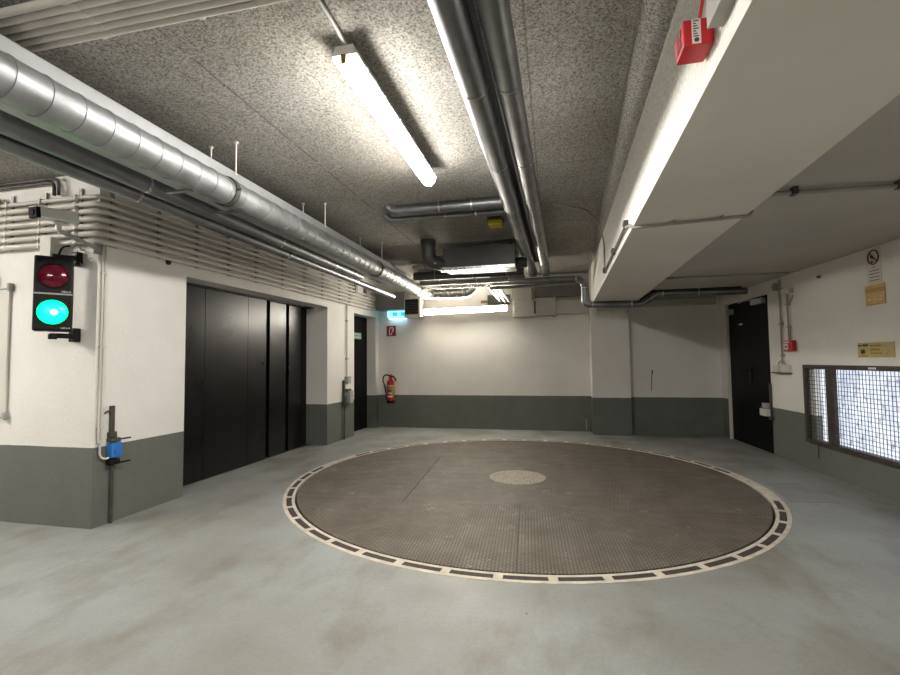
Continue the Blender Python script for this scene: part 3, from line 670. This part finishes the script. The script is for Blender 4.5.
# beige ducts on the back wall
bd = thing('wall_duct', (-.3, 9.2, 2.32), 'beige painted ventilation duct of boxes along the top of the back wall', 'duct')
def bx(name, x0, x1, z0, z1, dep=.22, y=YB): return MB().box((x0, y - dep, z0), (x1, y, z1), bev=.005).build(name, BOXP, bd)
bx('upper_box', -.765, -.385, 2.575, 2.83); bx('corner_box', -.755, -.335, 2.245, 2.572, .24); bx('box_section', -.32, .06, 2.26, 2.605, .22); bx('flange', .035, .07, 2.235, 2.62, .25)
bx('long_section', .07, .80, 2.285, 2.54, .16)
MB().box((-.345, YB - .255, 2.30), (-.312, YB - .2, 2.58)).build('cover_strip', DKMETAL, bd)
for z in (2.27, 2.57): MB().disc((-.328, YB - .265, z), (0, 1, 0), .022, .03, 10).build('strip_bolt', BOXP, bd)
MB().prism([(.80, YP - .14, 2.29), (1.40, YP - .14, 2.305), (1.40, YP - .14, 2.40), (.80, YP - .14, 2.43)], (0, .14, 0)).build('tapered_section', BOXP, bd)
for k, x in enumerate((.83, 1.08, 1.34)):
    t = thing('pipe_clamp', (x, 8.7, 2.26), ('left', 'middle', 'right')[k] + ' small clamp under the long pipe at the pilaster', 'clamp', group='clamps at the pilaster')
    MB().tube([(x, YP - .18, 2.255), (x, YP - .14, 2.255)], .024, 10).build('clamp_ring', CONDW, t); MB().tube([(x, YP - .14, 2.255), (x, YP, 2.255)], .010, 8).build('stud', DKMETAL, t)
MB().box((1.375, YP + .02, 2.36), (2.86, YR, 2.47), bev=.006).build('lintel_ledge', BOXP, label='narrow beige ledge along the right back wall under the pipes', cat='ledge')

MB().box((-.33, YB - .14, 2.63), (.62, YB, 2.95), bev=.006).build('wall_plenum', mat('dull grey sheet', (.17, .16, .145), .6, noise=(4, .12)), label='dull grey duct on the back wall above the beige duct boxes', cat='duct')
# ventilation grille box and grey duct at the left end of the back wall
vg = thing('vent_grille', (-2.85, 9.1, 2.3), 'white framed box with a dark grille left of the back wall tube light', 'vent')
MB().box((-2.975, YB - .34, 2.30), (-2.63, YB, 2.70), bev=.006).build('frame', STUCCO, vg)
MB().box((-2.955, YB - .346, 2.355), (-2.675, YB - .338, 2.665)).build('grille_field', BLACK, vg)
for k in range(8): MB().box((-2.955, YB - .352, 2.365 + .034 * k), (-2.675, YB - .344, 2.374 + .034 * k)).build('louvre', DUCTDK, vg)
MB().box((-3.62, YB - .30, 2.467), (-2.98, YB, 2.83), bev=.006).build('grey_duct', mat('grey duct sheet', (.20, .20, .20), .5, .4, noise=(4, .1)), label='grey sheet duct in the back left corner above the exit sign', cat='duct')

# ------------------------------------------------------------------ back wall: exit sign, fire sign, extinguisher
ex = thing('exit_sign', (-3.26, 9.2, 2.3), 'lit white and cyan emergency exit sign under the grey duct in the corner', 'exit sign')
MB().box((-3.43, YB - .10, 2.325), (-3.00, YB - .02, 2.462), bev=.006).build('light_panel', EXITW, ex); MB().box((-3.44, YB - .105, 2.305), (-2.99, YB - .005, 2.323), bev=.003).build('housing', GREYP, ex)
yy = YB - .1015
MB().box((-3.315, yy, 2.352), (-3.205, yy + .002, 2.434)).build('cyan_field', EXITB, ex); MB().box((-3.13, yy, 2.352), (-3.045, yy + .002, 2.434)).build('cyan_field', EXITB, ex)
mb = MB(); mb.prism([(-3.40, yy, 2.393), (-3.36, yy, 2.428), (-3.36, yy, 2.406), (-3.325, yy, 2.406), (-3.325, yy, 2.38), (-3.36, yy, 2.38), (-3.36, yy, 2.358)], (0, .002, 0)); mb.build('arrow', mat('lit pale arrow', (.4, .8, .9), .4, emit=(.25, .85, 1), es=.36), ex)
MB().tube([(-3.167, yy, 2.393), (-3.167, yy + .002, 2.393)], .014, 12).build('dot', EXITB, ex)
MB().box((-3.41, YB - .09, 2.300), (-3.02, YB - .03, 2.3055)).build('glow_strip', mat('added bluish sign glow', (.6, .8, 1), .3, emit=(.45, .78, 1.0), es=1.6), ex)  # added strip that throws the sign's bluish glow on the wall
fs_ = thing('fire_equipment_sign', (-3.38, 9.34, 1.93), 'square dark red extinguisher sign with white pictogram on the back wall', 'sign')
MB().box((-3.485, YB - .004, 1.935), (-3.275, YB, 2.155)).build('plate', SIGNRED, fs_)
mb = MB(); y = YB - .006
mb.tube([(-3.42, y, 1.97), (-3.42, y, 2.07), (-3.405, y, 2.12), (-3.365, y, 2.13), (-3.33, y, 2.10), (-3.335, y, 2.05), (-3.37, y, 2.0), (-3.38, y, 1.965)], .008, 6, bend=.012); mb.tube([(-3.42, y, 1.97), (-3.38, y, 1.967)], .008, 6); mb.tube([(-3.37, y, 2.10), (-3.345, y, 2.06)], .007, 6)
mb.build('pictogram', SIGNW, fs_)
fe = thing('fire_extinguisher', (-3.42, 9.24, .52), 'red fire extinguisher with black hose hanging on the back wall over the dado', 'fire extinguisher')
c = (-3.36, 9.24, 0)
MB().lathe([(0, .575), (.074, .575), (.078, .60), (.078, .94), (.070, .975), (.04, 1.0), (.026, 1.02), (0, 1.02)], c).build('cylinder', REDE, fe)
MB().lathe([(0, .52), (.078, .52), (.083, .53), (.083, .575), (0, .58)], c).build('foot', BLACK, fe)
MB().lathe([(.0790, .70), (.0795, .70), (.0795, .90), (.0790, .90)], c).build('label_sleeve', REDE, fe)
def arc(name, a0, a1, z0, z1, mt, r=.0805):
    vs = []
    for k in range(9):
        a = a0 + (a1 - a0) * k / 8; vs += [(c[0] + r * cos(a), c[1] + r * sin(a), z0), (c[0] + r * cos(a), c[1] + r * sin(a), z1), (c[0] + (r - .003) * cos(a), c[1] + (r - .003) * sin(a), z0), (c[0] + (r - .003) * cos(a), c[1] + (r - .003) * sin(a), z1)]
    fs = []
    for k in range(8):
        i = 4 * k; fs += [(i, i + 4, i + 5, i + 1), (i + 2, i + 3, i + 7, i + 6), (i + 1, i + 5, i + 7, i + 3), (i, i + 2, i + 6, i + 4)]
    fs += [(0, 1, 3, 2), (32, 34, 35, 33)]
    MB().add(vs, fs, 0, True).build(name, mt, fe)
arc('label_header', -pi * .98, -.1, .875, .895, LABELW); arc('green_label', -.95, -.15, .66, .87, GREENB); arc('label_text', -pi * .85, -1.0, .80, .865, mat('olive print', (.27, .22, .09), .6)); arc('label_band', -pi * .95, -.7, .64, .68, SIGNW); arc('label_band', -pi * .95, -1.0, .715, .74, SIGNW)
mb = MB(); mb.tube([(-3.360, 9.24, 1.02), (-3.360, 9.24, 1.085)], .034, 14); mb.lathe([(0, 1.085), (.03, 1.085), (.034, 1.105), (.015, 1.12), (0, 1.122)], c, 14); mb.build('valve_head', REDE, fe)
mb = MB(); mb.tube([(-3.340, 9.22, 1.075), (-3.290, 9.20, 1.085), (-3.240, 9.19, 1.03), (-3.225, 9.19, .985)], .016, 8, bend=.03); mb.build('lever', BLACK, fe)
mb = MB(); mb.tube([(-3.380, 9.23, 1.085), (-3.440, 9.22, 1.12), (-3.515, 9.20, 1.075), (-3.515, 9.20, .98), (-3.470, 9.20, .86), (-3.450, 9.21, .72), (-3.445, 9.22, .60)], .014, 10, bend=.06); mb.build('hose', BLACK, fe)
MB().box((-3.390, 9.31, .85), (-3.39, YB, 1.06)).build('wall_hook', BLACK, fe)

# ------------------------------------------------------------------ left corner: traffic light, camera, boxes
th_ = radians(50); TC = Vector((-4.035, 2.985, -.012))
MT = Matrix.Rotation(th_, 4, 'Z'); MT.translation = TC
tl = thing('traffic_light', (-4.02, 2.985, 1.68), 'two-lamp black traffic light with the green lamp lit at the left corner', 'traffic light')
MB().box((-.125, -.02, 1.69), (.125, .13, 2.31), M=MT, bev=.012).build('housing', BLACK, tl)
for z0, z1 in ((1.70, 1.99), (2.005, 2.30)): MB().box((-.119, -.030, z0), (.119, -.018, z1), M=MT, bev=.006).build('door_plate', BLACK, tl)
MB().box((-.125, -.026, 1.991), (.125, -.02, 2.004), M=MT).build('seam_strip', GREYP, tl)
def lens(z, mt, hot=False):
    prof = [(0, -.060), (.05, -.057), (.08, -.047), (.099, -.032), (.099, -.025)]
    vs = []; n = 28
    for r, y in prof:
        for k in range(n): a = 2 * pi * k / n; vs.append(MT @ Vector((r * cos(a), y, z + r * sin(a))))
    fs = [(i * n + k, i * n + (k + 1) % n, (i + 1) * n + (k + 1) % n, (i + 1) * n + k) for i in range(len(prof) - 1) for k in range(n)]
    MB().add(vs, fs, 0, True).build('lens', mt, tl, label='lit green lens' if hot else 'dark red unlit lens')
    vs = []
    for r, y in ((.099, -.025), (.108, -.025), (.108, -.038), (.101, -.040)):
        for k in range(n): a = 2 * pi * k / n; vs.append(MT @ Vector((r * cos(a), y, z + r * sin(a))))
    MB().add(vs, [(i * n + k, i * n + (k + 1) % n, ((i + 1) % 4) * n + (k + 1) % n, ((i + 1) % 4) * n + k) for i in range(4) for k in range(n)], 0, True).build('lens_ring', BLACK, tl)
lens(2.145, REDLENS); lens(1.845, GREENLENS, True)
MB().disc((.012, -.0585, 1.842), (0, -1, 0), .024, .005, 20, M=MT).build('lamp_spot', GREENHOT, tl)
for z in (2.018, 1.714): text('lettering', 'HELLA', frame(MT @ Vector((.084, -.0312, z)), MT.to_3x3() @ Vector((1, 0, 0)), (0, 0, 1), MT.to_3x3() @ Vector((0, -1, 0))), .022, SIGNW, tl)
for z, dz in ((2.325, 0), (1.655, 0)):
    mb = MB(); mb.tube([MT @ Vector((-.02, .06, z)), MT @ Vector((.09, .08, z)), Vector((-4.06, 3.19, z - .015 if z < 2 else z + .01))], .022, 10, bend=.05); mb.tube([MT @ Vector((0, .055, z - .03)), MT @ Vector((0, .055, z + .012))], .03, 12)
    mb.build('bracket_arm', BLACK, tl); MB().box((-4.10, 3.165, z - .06), (-4.03, 3.22, z + .06), bev=.006).build('wall_foot', BLACK, tl)
mb = MB(); mb.tube([MT @ Vector((.02, .06, 2.33)), MT @ Vector((.04, .10, 2.42)), (-4.12, 3.17, 2.44)], .008, 8, bend=.06); mb.build('cable', BLACK, tl)
jb = thing('junction_box', (-4.29, 3.16, 2.38), 'light grey square junction box on the short wall above the traffic light', 'junction box')
MB().box((-4.37, 3.11, 2.34), (-4.24, 3.22, 2.515), bev=.006).build('box', WHITEP, jb); MB().box((-4.365, 3.104, 2.345), (-4.245, 3.112, 2.51), bev=.002).build('lid', STUCCO, jb)
conduit('cable_loop', [(-4.18, 3.19, 2.43), (-4.12, 3.16, 2.50), (-4.05, 3.18, 2.46), (-4.06, 3.19, 2.32), (-3.99, 3.2, 2.24), (-3.92, 3.205, 2.33)], .005, CONDW, 'thin loose cable loop on the wall right of the traffic light', cat='cable', bend=.06, n=6)
cc = thing('surveillance_camera', (-3.78, 2.8, 2.5), 'white box surveillance camera on a bracket at the left corner above the traffic light', 'security camera')
AX = Vector((.04, .28, .030)).normalized(); SX = Vector((AX.y, -AX.x, 0)).normalized(); MC = Matrix((SX, AX, SX.cross(AX))).transposed().to_4x4(); MC.translation = Vector((-3.88, 2.72, 2.577))
MB().box((-.05, 0, -.043), (.05, .28, .040), M=MC, bev=.008).build('housing', WHITEP, cc); MB().box((-.053, -.015, .038), (.053, .285, .045), M=MC, bev=.003).build('sun_shield', WHITEP, cc)
MB().box((-.051, -.02, -.043), (.051, .012, .040), M=MC, bev=.005).build('front_window', LENSBLK, cc)
MB().tube([(0, -.0225, 0), (0, -.027, 0)], .026, 16, M=MC).build('lens', LENSBLK, cc)
mb = MB(); mb.box((-.03, .11, -.065), (.03, .21, -.047), M=MC, bev=.003); mb.tube([MC @ Vector((0, .15, -.06)), MC @ Vector((0, .15, -.12))], .022, 12); mb.build('swivel', WHITEP, cc)
MB().tube([MC @ Vector((0, .15, -.115)), L(.0, .02, 2.40)], .019, 12).build('arm', GREYP, cc); MB().box((-.05, 0.001, 2.36), (.05, .014, 2.46), M=ML, bev=.003).build('wall_plate', GREYP, cc)
# corner conduit pair down to the socket post
for k in range(2):
    s = .03 + .026 * k
    t = thing('drop_conduit', L(s, .03, .8), ('left', 'right')[k] + ' of two thin conduits running down beside the left wall corner', 'conduit', group='conduits down the left corner')
    MB().tube([L(-.02 + .02 * k, .05, 2.54), L(s, .022, 2.49), L(s, .022, .72)], .0095, 10, bend=.08).build('conduit_pipe', CONDW, t)
    for z in (2.2, 1.55, .85): MB().box((s - .012, .001, z - .01), (s + .012, .034, z + .01), M=ML, bev=.003).build('clip', CONDW, t)
conduit('cable', [L(.045, .022, .74), L(.045, .022, .60), L(.10, .03, .565), L(.16, .04, .61)], .009, CONDW, 'grey cable looping from the corner conduits into the blue socket post', cat='cable', bend=.06, n=8)
so = thing('socket_post', L(.17, .04, 0), 'grey wall channel with a blue socket box at the left corner', 'socket')
MB().box((.135, .002, .76), (.172, .03, 1.03), M=ML, bev=.004).build('upper_channel', DKMETAL, so)
MB().tube([L(.14, .02, .985), L(.10, .02, .985), L(.085, .02, .965)], .007, 6, bend=.015).build('hook', DKMETAL, so)
mb = MB(); mb.box((.115, .002, .71), (.205, .07, .745), M=ML, bev=.006); mb.tube([L(.19, .04, .727), L(.27, .10, .735)], .008, 8); mb.box((.12, .002, .745), (.185, .045, .80), M=ML, bev=.006); mb.build('upper_bracket', DKMETAL, so)
MB().box((.115, .004, .575), (.215, .075, .705), M=ML, bev=.012).build('socket_box', BLUE, so)
MB().disc((.165, .076, .64), (0, 1, 0), .03, .008, 16, M=ML).build('socket_lid', BLUE, so)
mb = MB(); mb.box((.11, .002, .51), (.205, .065, .56), M=ML, bev=.008); mb.tube([L(.19, .05, .52), L(.27, .10, .53)], .008, 8); mb.build('lower_bracket', BLACK, so)
MB().tube([L(.16, .02, .515), L(.16, .02, .002)], .015, 10).build('floor_pipe', DKMETAL, so)
mb = MB(); mb.tube([L(.725, 0.0, 2.443), L(.725, .012, 2.443)], .03, 16); mb.build('blanking_cap', BLACK, label='small round black cap on the left wall beside the wide door', cat='cap')
# sliding panel at the left picture edge
pn = thing('wall_panel', (-5.4, 3.15, .95), 'flat cream panel with corner brackets at the far left on the short wall', 'panel')
MB().box((-6.2, 3.195, .955), (-4.835, 3.214, 2.10), bev=.003).build('board', STUCCO, pn)
for z, nm in ((2.10, 'hinge_bracket'), (.93, 'hinge_bracket')):
    mb = MB(); mb.box((-4.845, 3.18, z - .02), (-4.815, 3.22, z + .05), bev=.004); mb.tube([(-4.83, 3.19, z), (-4.98, 3.19, z - .005)], .006, 8); mb.build(nm, GREYP, pn)
mb = MB(); mb.box((-5.2, 3.16, 2.13), (-5.0, 3.22, 2.24), bev=.01); mb.build('rail_cover', BLACK, pn)
conduit('conduit', [(-5.6, 3.16, 2.94), (-4.99, 3.16, 2.92), (-4.93, 3.18, 2.86)], .03, CONDG, 'thick grey conduit elbow above the corner bundle at the left edge', bend=.05)

# left wall between the doors
c2 = thing('switch_conduit', L(4.628, .03, 1.1), 'thin conduit dropping to a small switch between the two left doors', 'conduit')
MB().tube([L(4.628, .022, 2.47), L(4.625, .022, 1.14)], .010, 8).build('conduit_pipe', CONDG, c2)
for z in (2.15, 1.45): MB().box((4.60, .001, z - .015), (4.66, .034, z + .015), M=ML).build('clip', CONDG, c2)
MB().box((4.58, .002, 1.0), (4.70, .07, 1.13), M=ML, bev=.008).build('switch', GREYP, c2)
s2 = thing('key_switch_post', L(4.52, .03, 0), 'grey wall channel with a small box and floor pipe between the two left doors', 'switch')
MB().box((4.49, .002, .80), (4.53, .04, 1.06), M=ML).build('upper_channel', DKMETAL, s2); MB().box((4.48, .002, .62), (4.56, .06, .80), M=ML, bev=.005).build('bracket', DKMETAL, s2)
MB().box((4.60, .004, .64), (4.74, .10, .86), M=ML, bev=.012).build('switch_box', GREYP, s2); MB().box((4.59, .002, .855), (4.73, .06, .90), M=ML, bev=.006).build('box_cap', DKMETAL, s2)
MB().box((4.56, .01, .70), (4.60, .03, .73), M=ML).build('connector', DKMETAL, s2); MB().tube([L(4.515, .03, .63), L(4.515, .03, .002)], .015, 8).build('floor_pipe', DKMETAL, s2)

# ------------------------------------------------------------------ beam: conduits, sounder
def bl(y, n, z): return Vector((xb0(y) - n, y, z))
conduit('conduit', [(.03, 5.05, 3.085), (.40, 5.35, 3.085), (.54, 5.62, 3.03), bl(5.78, .03, 2.90), bl(5.84, .012, 2.80), bl(5.84, .012, 2.50)], .010, CONDG, 'thin conduit crossing the ceiling from the twin pipes and running down the beam face', bend=.08)
for k in range(2):
    z = 2.452 + .028 * k
    conduit('conduit', [bl(3.85, .012, z), bl(5.82, .012, z)], .008, DKMETAL, ('lower', 'upper')[k] + ' of two thin conduits along the lower edge of the beam face', bend=0, n=8)
for k, y in enumerate((3.85, 4.8, 5.80)):
    t = thing('conduit_box', bl(y, .02, 2.44), ('nearest', 'middle', 'farthest')[k] + ' small dark clip box on the lower edge of the beam face', 'clip')
    MB().box((xb0(y) - .035, y - .03, 2.435), (xb0(y), y + .03, 2.50), bev=.004).build('box', DKMETAL, t); MB().disc((xb0(y) - .035, y, 2.467), (-1, 0, 0), .012, .006, 10).build('screw', BRASS, t)
sc = thing('soffit_conduit', (1.0, 3.6, 2.35), 'conduit crossing the underside of the beam then rising to the low ceiling', 'conduit')
MB().tube([bl(3.82, .02, 2.44), bl(3.62, .02, 2.40), (xb0(3.52) - .012, 3.52, 2.350), (xb1(3.44) + .022, 3.43, 2.354), (xb1(3.44) + .022, 3.43, 2.485), (xb1(3.44) + .022, 3.25, 2.486)], .011, 8, bend=.035).build('conduit_pipe', CONDG, sc)
for x in (.85, 1.15): MB().box((x - .008, 3.59 - .13 * x - .02, 2.342), (x + .008, 3.59 - .13 * x + .02, 2.37)).build('clip', CONDG, sc)
rc = thing('ceiling_pipe', (2.4, 3.5, 2.46), 'dark thin pipe crossing the low ceiling right of the beam', 'pipe')
MB().tube([(xb1(3.5) + .02, 3.36, 2.47), (3.3, 3.47, 2.47)], .016, 10).build('pipe', CONDG, rc)
for x in (1.55, 2.15, 2.8): MB().box((x - .014, 3.35 + .06 * (x - 1.4) - .03, 2.45), (x + .014, 3.35 + .06 * (x - 1.4) + .03, 2.50)).build('clip', DKMETAL, rc)
yc = 6.72
cr = thing('ceiling_conduit', (2.2, yc, 2.48), 'thin dark conduit crossing the low ceiling from the beam to the right wall', 'conduit')
MB().tube([(xb1(yc) + .01, yc, 2.483), (3.0, yc, 2.483)], .013, 8).build('conduit_pipe', CONDG, cr)
for x in (1.6, 2.1, 2.6): MB().box((x - .013, yc - .025, 2.468), (x + .013, yc + .025, 2.5)).build('clip', CONDG, cr)
# red sounder on the beam face
y0, y1, z0, z1 = 1.68, 1.79, 2.475, 2.568; xs = xb0(1.7)
sn = thing('alarm_sounder', (xs - .06, 1.72, z0), 'bright red square alarm sounder on the beam face at the top', 'alarm')
MB().box((xs - .098, y0, z0), (xs - .004, y1, z1), bev=.004).build('case', RED, sn)
MB().box((xs - .004, y0 + .01, z0 + .01), (xs, y1 - .01, z1 - .01)).build('back_plate', RED, sn)
MB().box((xs - .016, y0 - .004, z0 + .006), (xs - .004, y1, z1 - .008), bev=.002).build('rear_collar', RED, sn)
for a, b in ((z0 + .018, z0 + .046), (z0 + .056, z0 + .085)): MB().box((xs - .100, y0 + .03, a), (xs - .096, y1 - .03, b)).build('sound_slot', mat('deep red slot', (.12, .004, .008), .6), sn)
MB().box((xs - .072, y0 - .0015, z0 + .004), (xs - .043, y0 + .001, z1 - .002)).build('label_strip', SIGNW, sn, label='white printed label strip')
for k in range(7):
    zz = z0 + .028 + .009 * k; MB().box((xs - .067, y0 - .0022, zz), (xs - .050 - .004 * (k % 3), y0 - .001, zz + .004)).build('print_line', INK, sn)
MB().disc((xs - .057, y0 - .001, z0 + .017), (0, -1, 0), .008, .0012, 12).build('print_mark', INK, sn)
conduit('cable', [(xs - .045, 1.68, z1), (xs - .04, 1.66, z1 + .045), (xs - .045, 1.55, z1 + .10), (xs - .03, 1.3, z1 + .13)], .006, RED, 'short red cable above the alarm sounder', cat='cable', bend=.03, n=8)
mb = MB(); mb.box((xs - .055, 1.35, z1 + .02), (xs - .002, 1.60, z1 + .07), bev=.003); mb.build('cable_trunking', WHITEP, label='white trunking piece on the beam face above the red sounder', cat='trunking')
mb = MB(); mb.box((xs - .05, 1.42, 2.47), (xs, 1.60, 2.56), bev=.003); mb.build('rough_block', CONDG, label='rough grey block on the beam face beside the red sounder', cat='block')
t = thing('cable_gland_box', (xs - .08, 1.5, 2.66), 'round white cable box at the top picture edge above the sounder', 'junction box')
MB().tube([(xs - .002, 1.56, 2.665), (xs - .06, 1.56, 2.665)], .035, 20).build('box', WHITEP, t); MB().tube([(xs - .06, 1.56, 2.665), (xs - .066, 1.56, 2.665)], .031, 20).build('lid', WHITEP, t)

# ------------------------------------------------------------------ right wall fittings
def RB(name, s0, s1, z0, z1, n0, n1, mt, parent, bev=.0): return MB().box((s0, n0, z0), (s1, n1, z1), M=MR, bev=bev).build(name, mt, parent)
wc = thing('socket_conduit', R(-1.78, .03, 1.2), 'vertical conduit ending in a pair of sockets beside the black door', 'conduit')
MB().tube([R(-1.78, .022, 2.46), R(-1.775, .022, 1.31)], .012, 8).build('conduit_pipe', CONDG, wc)
for z in (2.32, 1.85, 1.42): MB().box((-1.81, .001, z - .012), (-1.75, .036, z + .012), M=MR).build('clip', CONDG, wc)
mb = MB(); mb.tube([R(-1.775, .022, 1.36), R(-1.70, .03, 1.32), R(-1.68, .03, 1.28)], .008, 6, bend=.03); mb.tube([R(-1.775, .022, 1.36), R(-1.84, .03, 1.32), R(-1.86, .03, 1.28)], .008, 6, bend=.03); mb.build('branch', CONDG, wc)
for s in (-1.67, -1.86): RB('socket', s - .082, s + .082, 1.19, 1.29, .002, .06, STUCCO, wc, .006); RB('socket_lid', s - .06, s + .06, 1.20, 1.28, .06, .066, LABELW, wc, .002)
RB('socket_base', -1.96, -1.58, 1.175, 1.19, .002, .07, DKMETAL, wc)
ac = thing('alarm_conduit', R(-1.96, .03, 1.65), 'vertical conduit leading down to the red fire call point', 'conduit')
MB().tube([R(-1.955, .022, 2.27), R(-1.955, .022, 1.62)], .011, 8).build('conduit_pipe', CONDG, ac)
for z in (2.1, 1.80): MB().box((-1.98, .001, z - .012), (-1.93, .034, z + .012), M=MR).build('clip', CONDG, ac)
MB().tube([R(-1.985, .022, 1.80), R(-1.985, .022, 1.62)], .009, 8).build('second_conduit', CONDG, ac)
fa = thing('fire_call_point', R(-1.95, .03, 1.47), 'small red fire alarm call point with white window on the right wall', 'fire alarm')
RB('case', -2.085, -1.875, 1.475, 1.615, .002, .055, RED, fa, .005); RB('white_field', -1.995, -1.895, 1.495, 1.575, .055, .058, SIGNW, fa); RB('header', -2.02, -1.89, 1.585, 1.605, .055, .0575, SIGNW, fa); RB('button', -1.97, -1.93, 1.525, 1.545, .058, .062, INK, fa)
jb = thing('ceiling_junction_box', R(-1.95, .03, 2.24), 'pale junction box with a coiled cable high on the right wall by the door', 'junction box')
RB('box', -2.07, -1.87, 2.24, 2.31, .002, .06, STUCCO, jb, .008)
mb = MB(); pts = [R(-2.03 + .07 * cos(a), .03, 2.20 + .07 * sin(a)) for a in [2.2 - 2 * pi * .85 * k / 20 for k in range(21)]]; mb.tube(pts, .007, 8); mb.build('cable_coil', CONDG, jb)
t = thing('round_junction_box', R(-1.74, .03, 2.36), 'round junction box at the top of the socket conduit under the low ceiling', 'junction box')
MB().tube([R(-1.70, .002, 2.37), R(-1.70, .05, 2.37)], .055, 18).build('box', CONDG, t); MB().tube([R(-1.70, .05, 2.37), R(-1.70, .056, 2.37)], .048, 18).build('lid', CONDG, t)
t = thing('wall_hook', R(-2.62, .01, 2.34), 'tiny dark hook stub high on the right wall', 'hook'); MB().tube([R(-2.62, 0, 2.35), R(-2.62, .03, 2.35)], .012, 8).build('stub', DKMETAL, t); MB().box((-2.65, .001, 2.33), (-2.59, .006, 2.37), M=MR).build('plate', GREYP, t)
ds = thing('door_switch', R(-1.43, .04, .55), 'pale box with a channel on the jamb of the black door', 'switch')
RB('channel', -1.435, -1.405, .56, 1.02, .002, .03, DKMETAL, ds); RB('box', -1.42, -1.24, .55, .655, .002, .09, STUCCO, ds, .008); RB('small_box', -1.41, -1.27, .665, .735, .002, .07, GREYP, ds, .006); RB('bracket', -1.46, -1.40, .50, .55, .002, .05, DKMETAL, ds, .004)
# signs
ns = thing('no_open_flame_sign', R(-3.48, .01, 2.14), 'tall white no-open-flame prohibition sign on the right wall', 'sign')
RB('plate', -3.575, -3.385, 2.13, 2.49, .001, .004, LABELW, ns)
n_ = .0055
pts = [R(-3.48 + .070 * cos(a), n_, 2.395 + .070 * sin(a)) for a in [2 * pi * k / 32 for k in range(33)]]
mb = MB(); mb.tube(pts, .007, 6); mb.tube([R(-3.48 + .05, n_, 2.395 + .05), R(-3.48 - .05, n_, 2.395 - .05)], .006, 6); mb.build('prohibition_ring', mat('dark red print', (.10, .012, .012), .6), ns)
mb = MB(); mb.tube([R(-3.445, n_ - .001, 2.41), R(-3.475, n_ - .001, 2.385)], .009, 6); mb.tube([R(-3.45, n_ - .001, 2.365), R(-3.46, n_ - .001, 2.34)], .006, 6); mb.tube([R(-3.475, n_ - .001, 2.36), R(-3.475, n_ - .001, 2.345)], .006, 6); mb.build('pictogram', INK, ns)
for k in range(5): RB('text_line', -3.55 + (.05 if k == 0 else 0), -3.41 - (.04 if k == 0 else .01 * (k % 2)), 2.29 - .033 * k, 2.298 - .033 * k, .004, .0048, INK, ns)
ys = thing('yellow_warning_sign', R(-3.47, .01, 1.91), 'square ochre yellow sign directly below the no-open-flame sign', 'sign')
RB('plate', -3.61, -3.345, 1.915, 2.118, .001, .006, YEL, ys); RB('dark_band', -3.605, -3.35, 2.045, 2.085, .006, .0068, ORINK, ys)
for s0, s1, z in ((-3.42, -3.38, 1.965), (-3.57, -3.52, 1.955), (-3.575, -3.535, 1.985)): RB('white_print', s0, s1, z, z + .012, .006, .007, SIGNW, ys)
RB('lower_edge', -3.605, -3.35, 1.917, 1.925, .006, .0068, ORINK, ys)
yp = thing('yellow_plaque', R(-3.44, .01, 1.38), 'wide pale yellow plaque with small print just above the grating', 'sign')
RB('plate', -3.685, -3.195, 1.385, 1.537, .001, .005, YELP, yp)
for s0, s1, z0, z1, mt in ((-3.252, -3.20, 1.50, 1.518, INK), (-3.345, -3.265, 1.50, 1.522, INK), (-3.30, -3.235, 1.425, 1.465, INK), (-3.52, -3.37, 1.495, 1.515, ORINK), (-3.50, -3.37, 1.455, 1.475, ORINK), (-3.53, -3.37, 1.42, 1.435, ORINK), (-3.34, -3.21, 1.395, 1.405, ORINK), (-3.66, -3.61, 1.50, 1.53, GREYP), (-3.60, -3.575, 1.415, 1.43, ORINK)):
    RB('print_block', s0, s1, z0, z1, .005, .0056, mt, yp)
MB().tube([R(-3.26, .0055, 1.42), R(-3.275, .0055, 1.472)], .004, 6).build('emblem_stroke', INK, yp)
# thin hooked wire on the right part of the back wall, and a stub by the pilaster foot
conduit('wall_wire', [(1.77, YR - .01, 1.08), (1.79, YR - .012, 1.16), (1.78, YR - .012, 1.19), (1.765, YR - .012, .98), (1.755, YR - .012, .80)], .006, DKMETAL, 'thin dark hooked wire on the right stretch of the back wall', cat='wire', bend=.02, n=6)
conduit('floor_stub', [(.60, YB - .012, .02), (.60, YB - .012, .24)], .010, CONDG, 'short grey pipe stub at the foot of the back wall left of the pilaster', cat='pipe', bend=0, n=8)
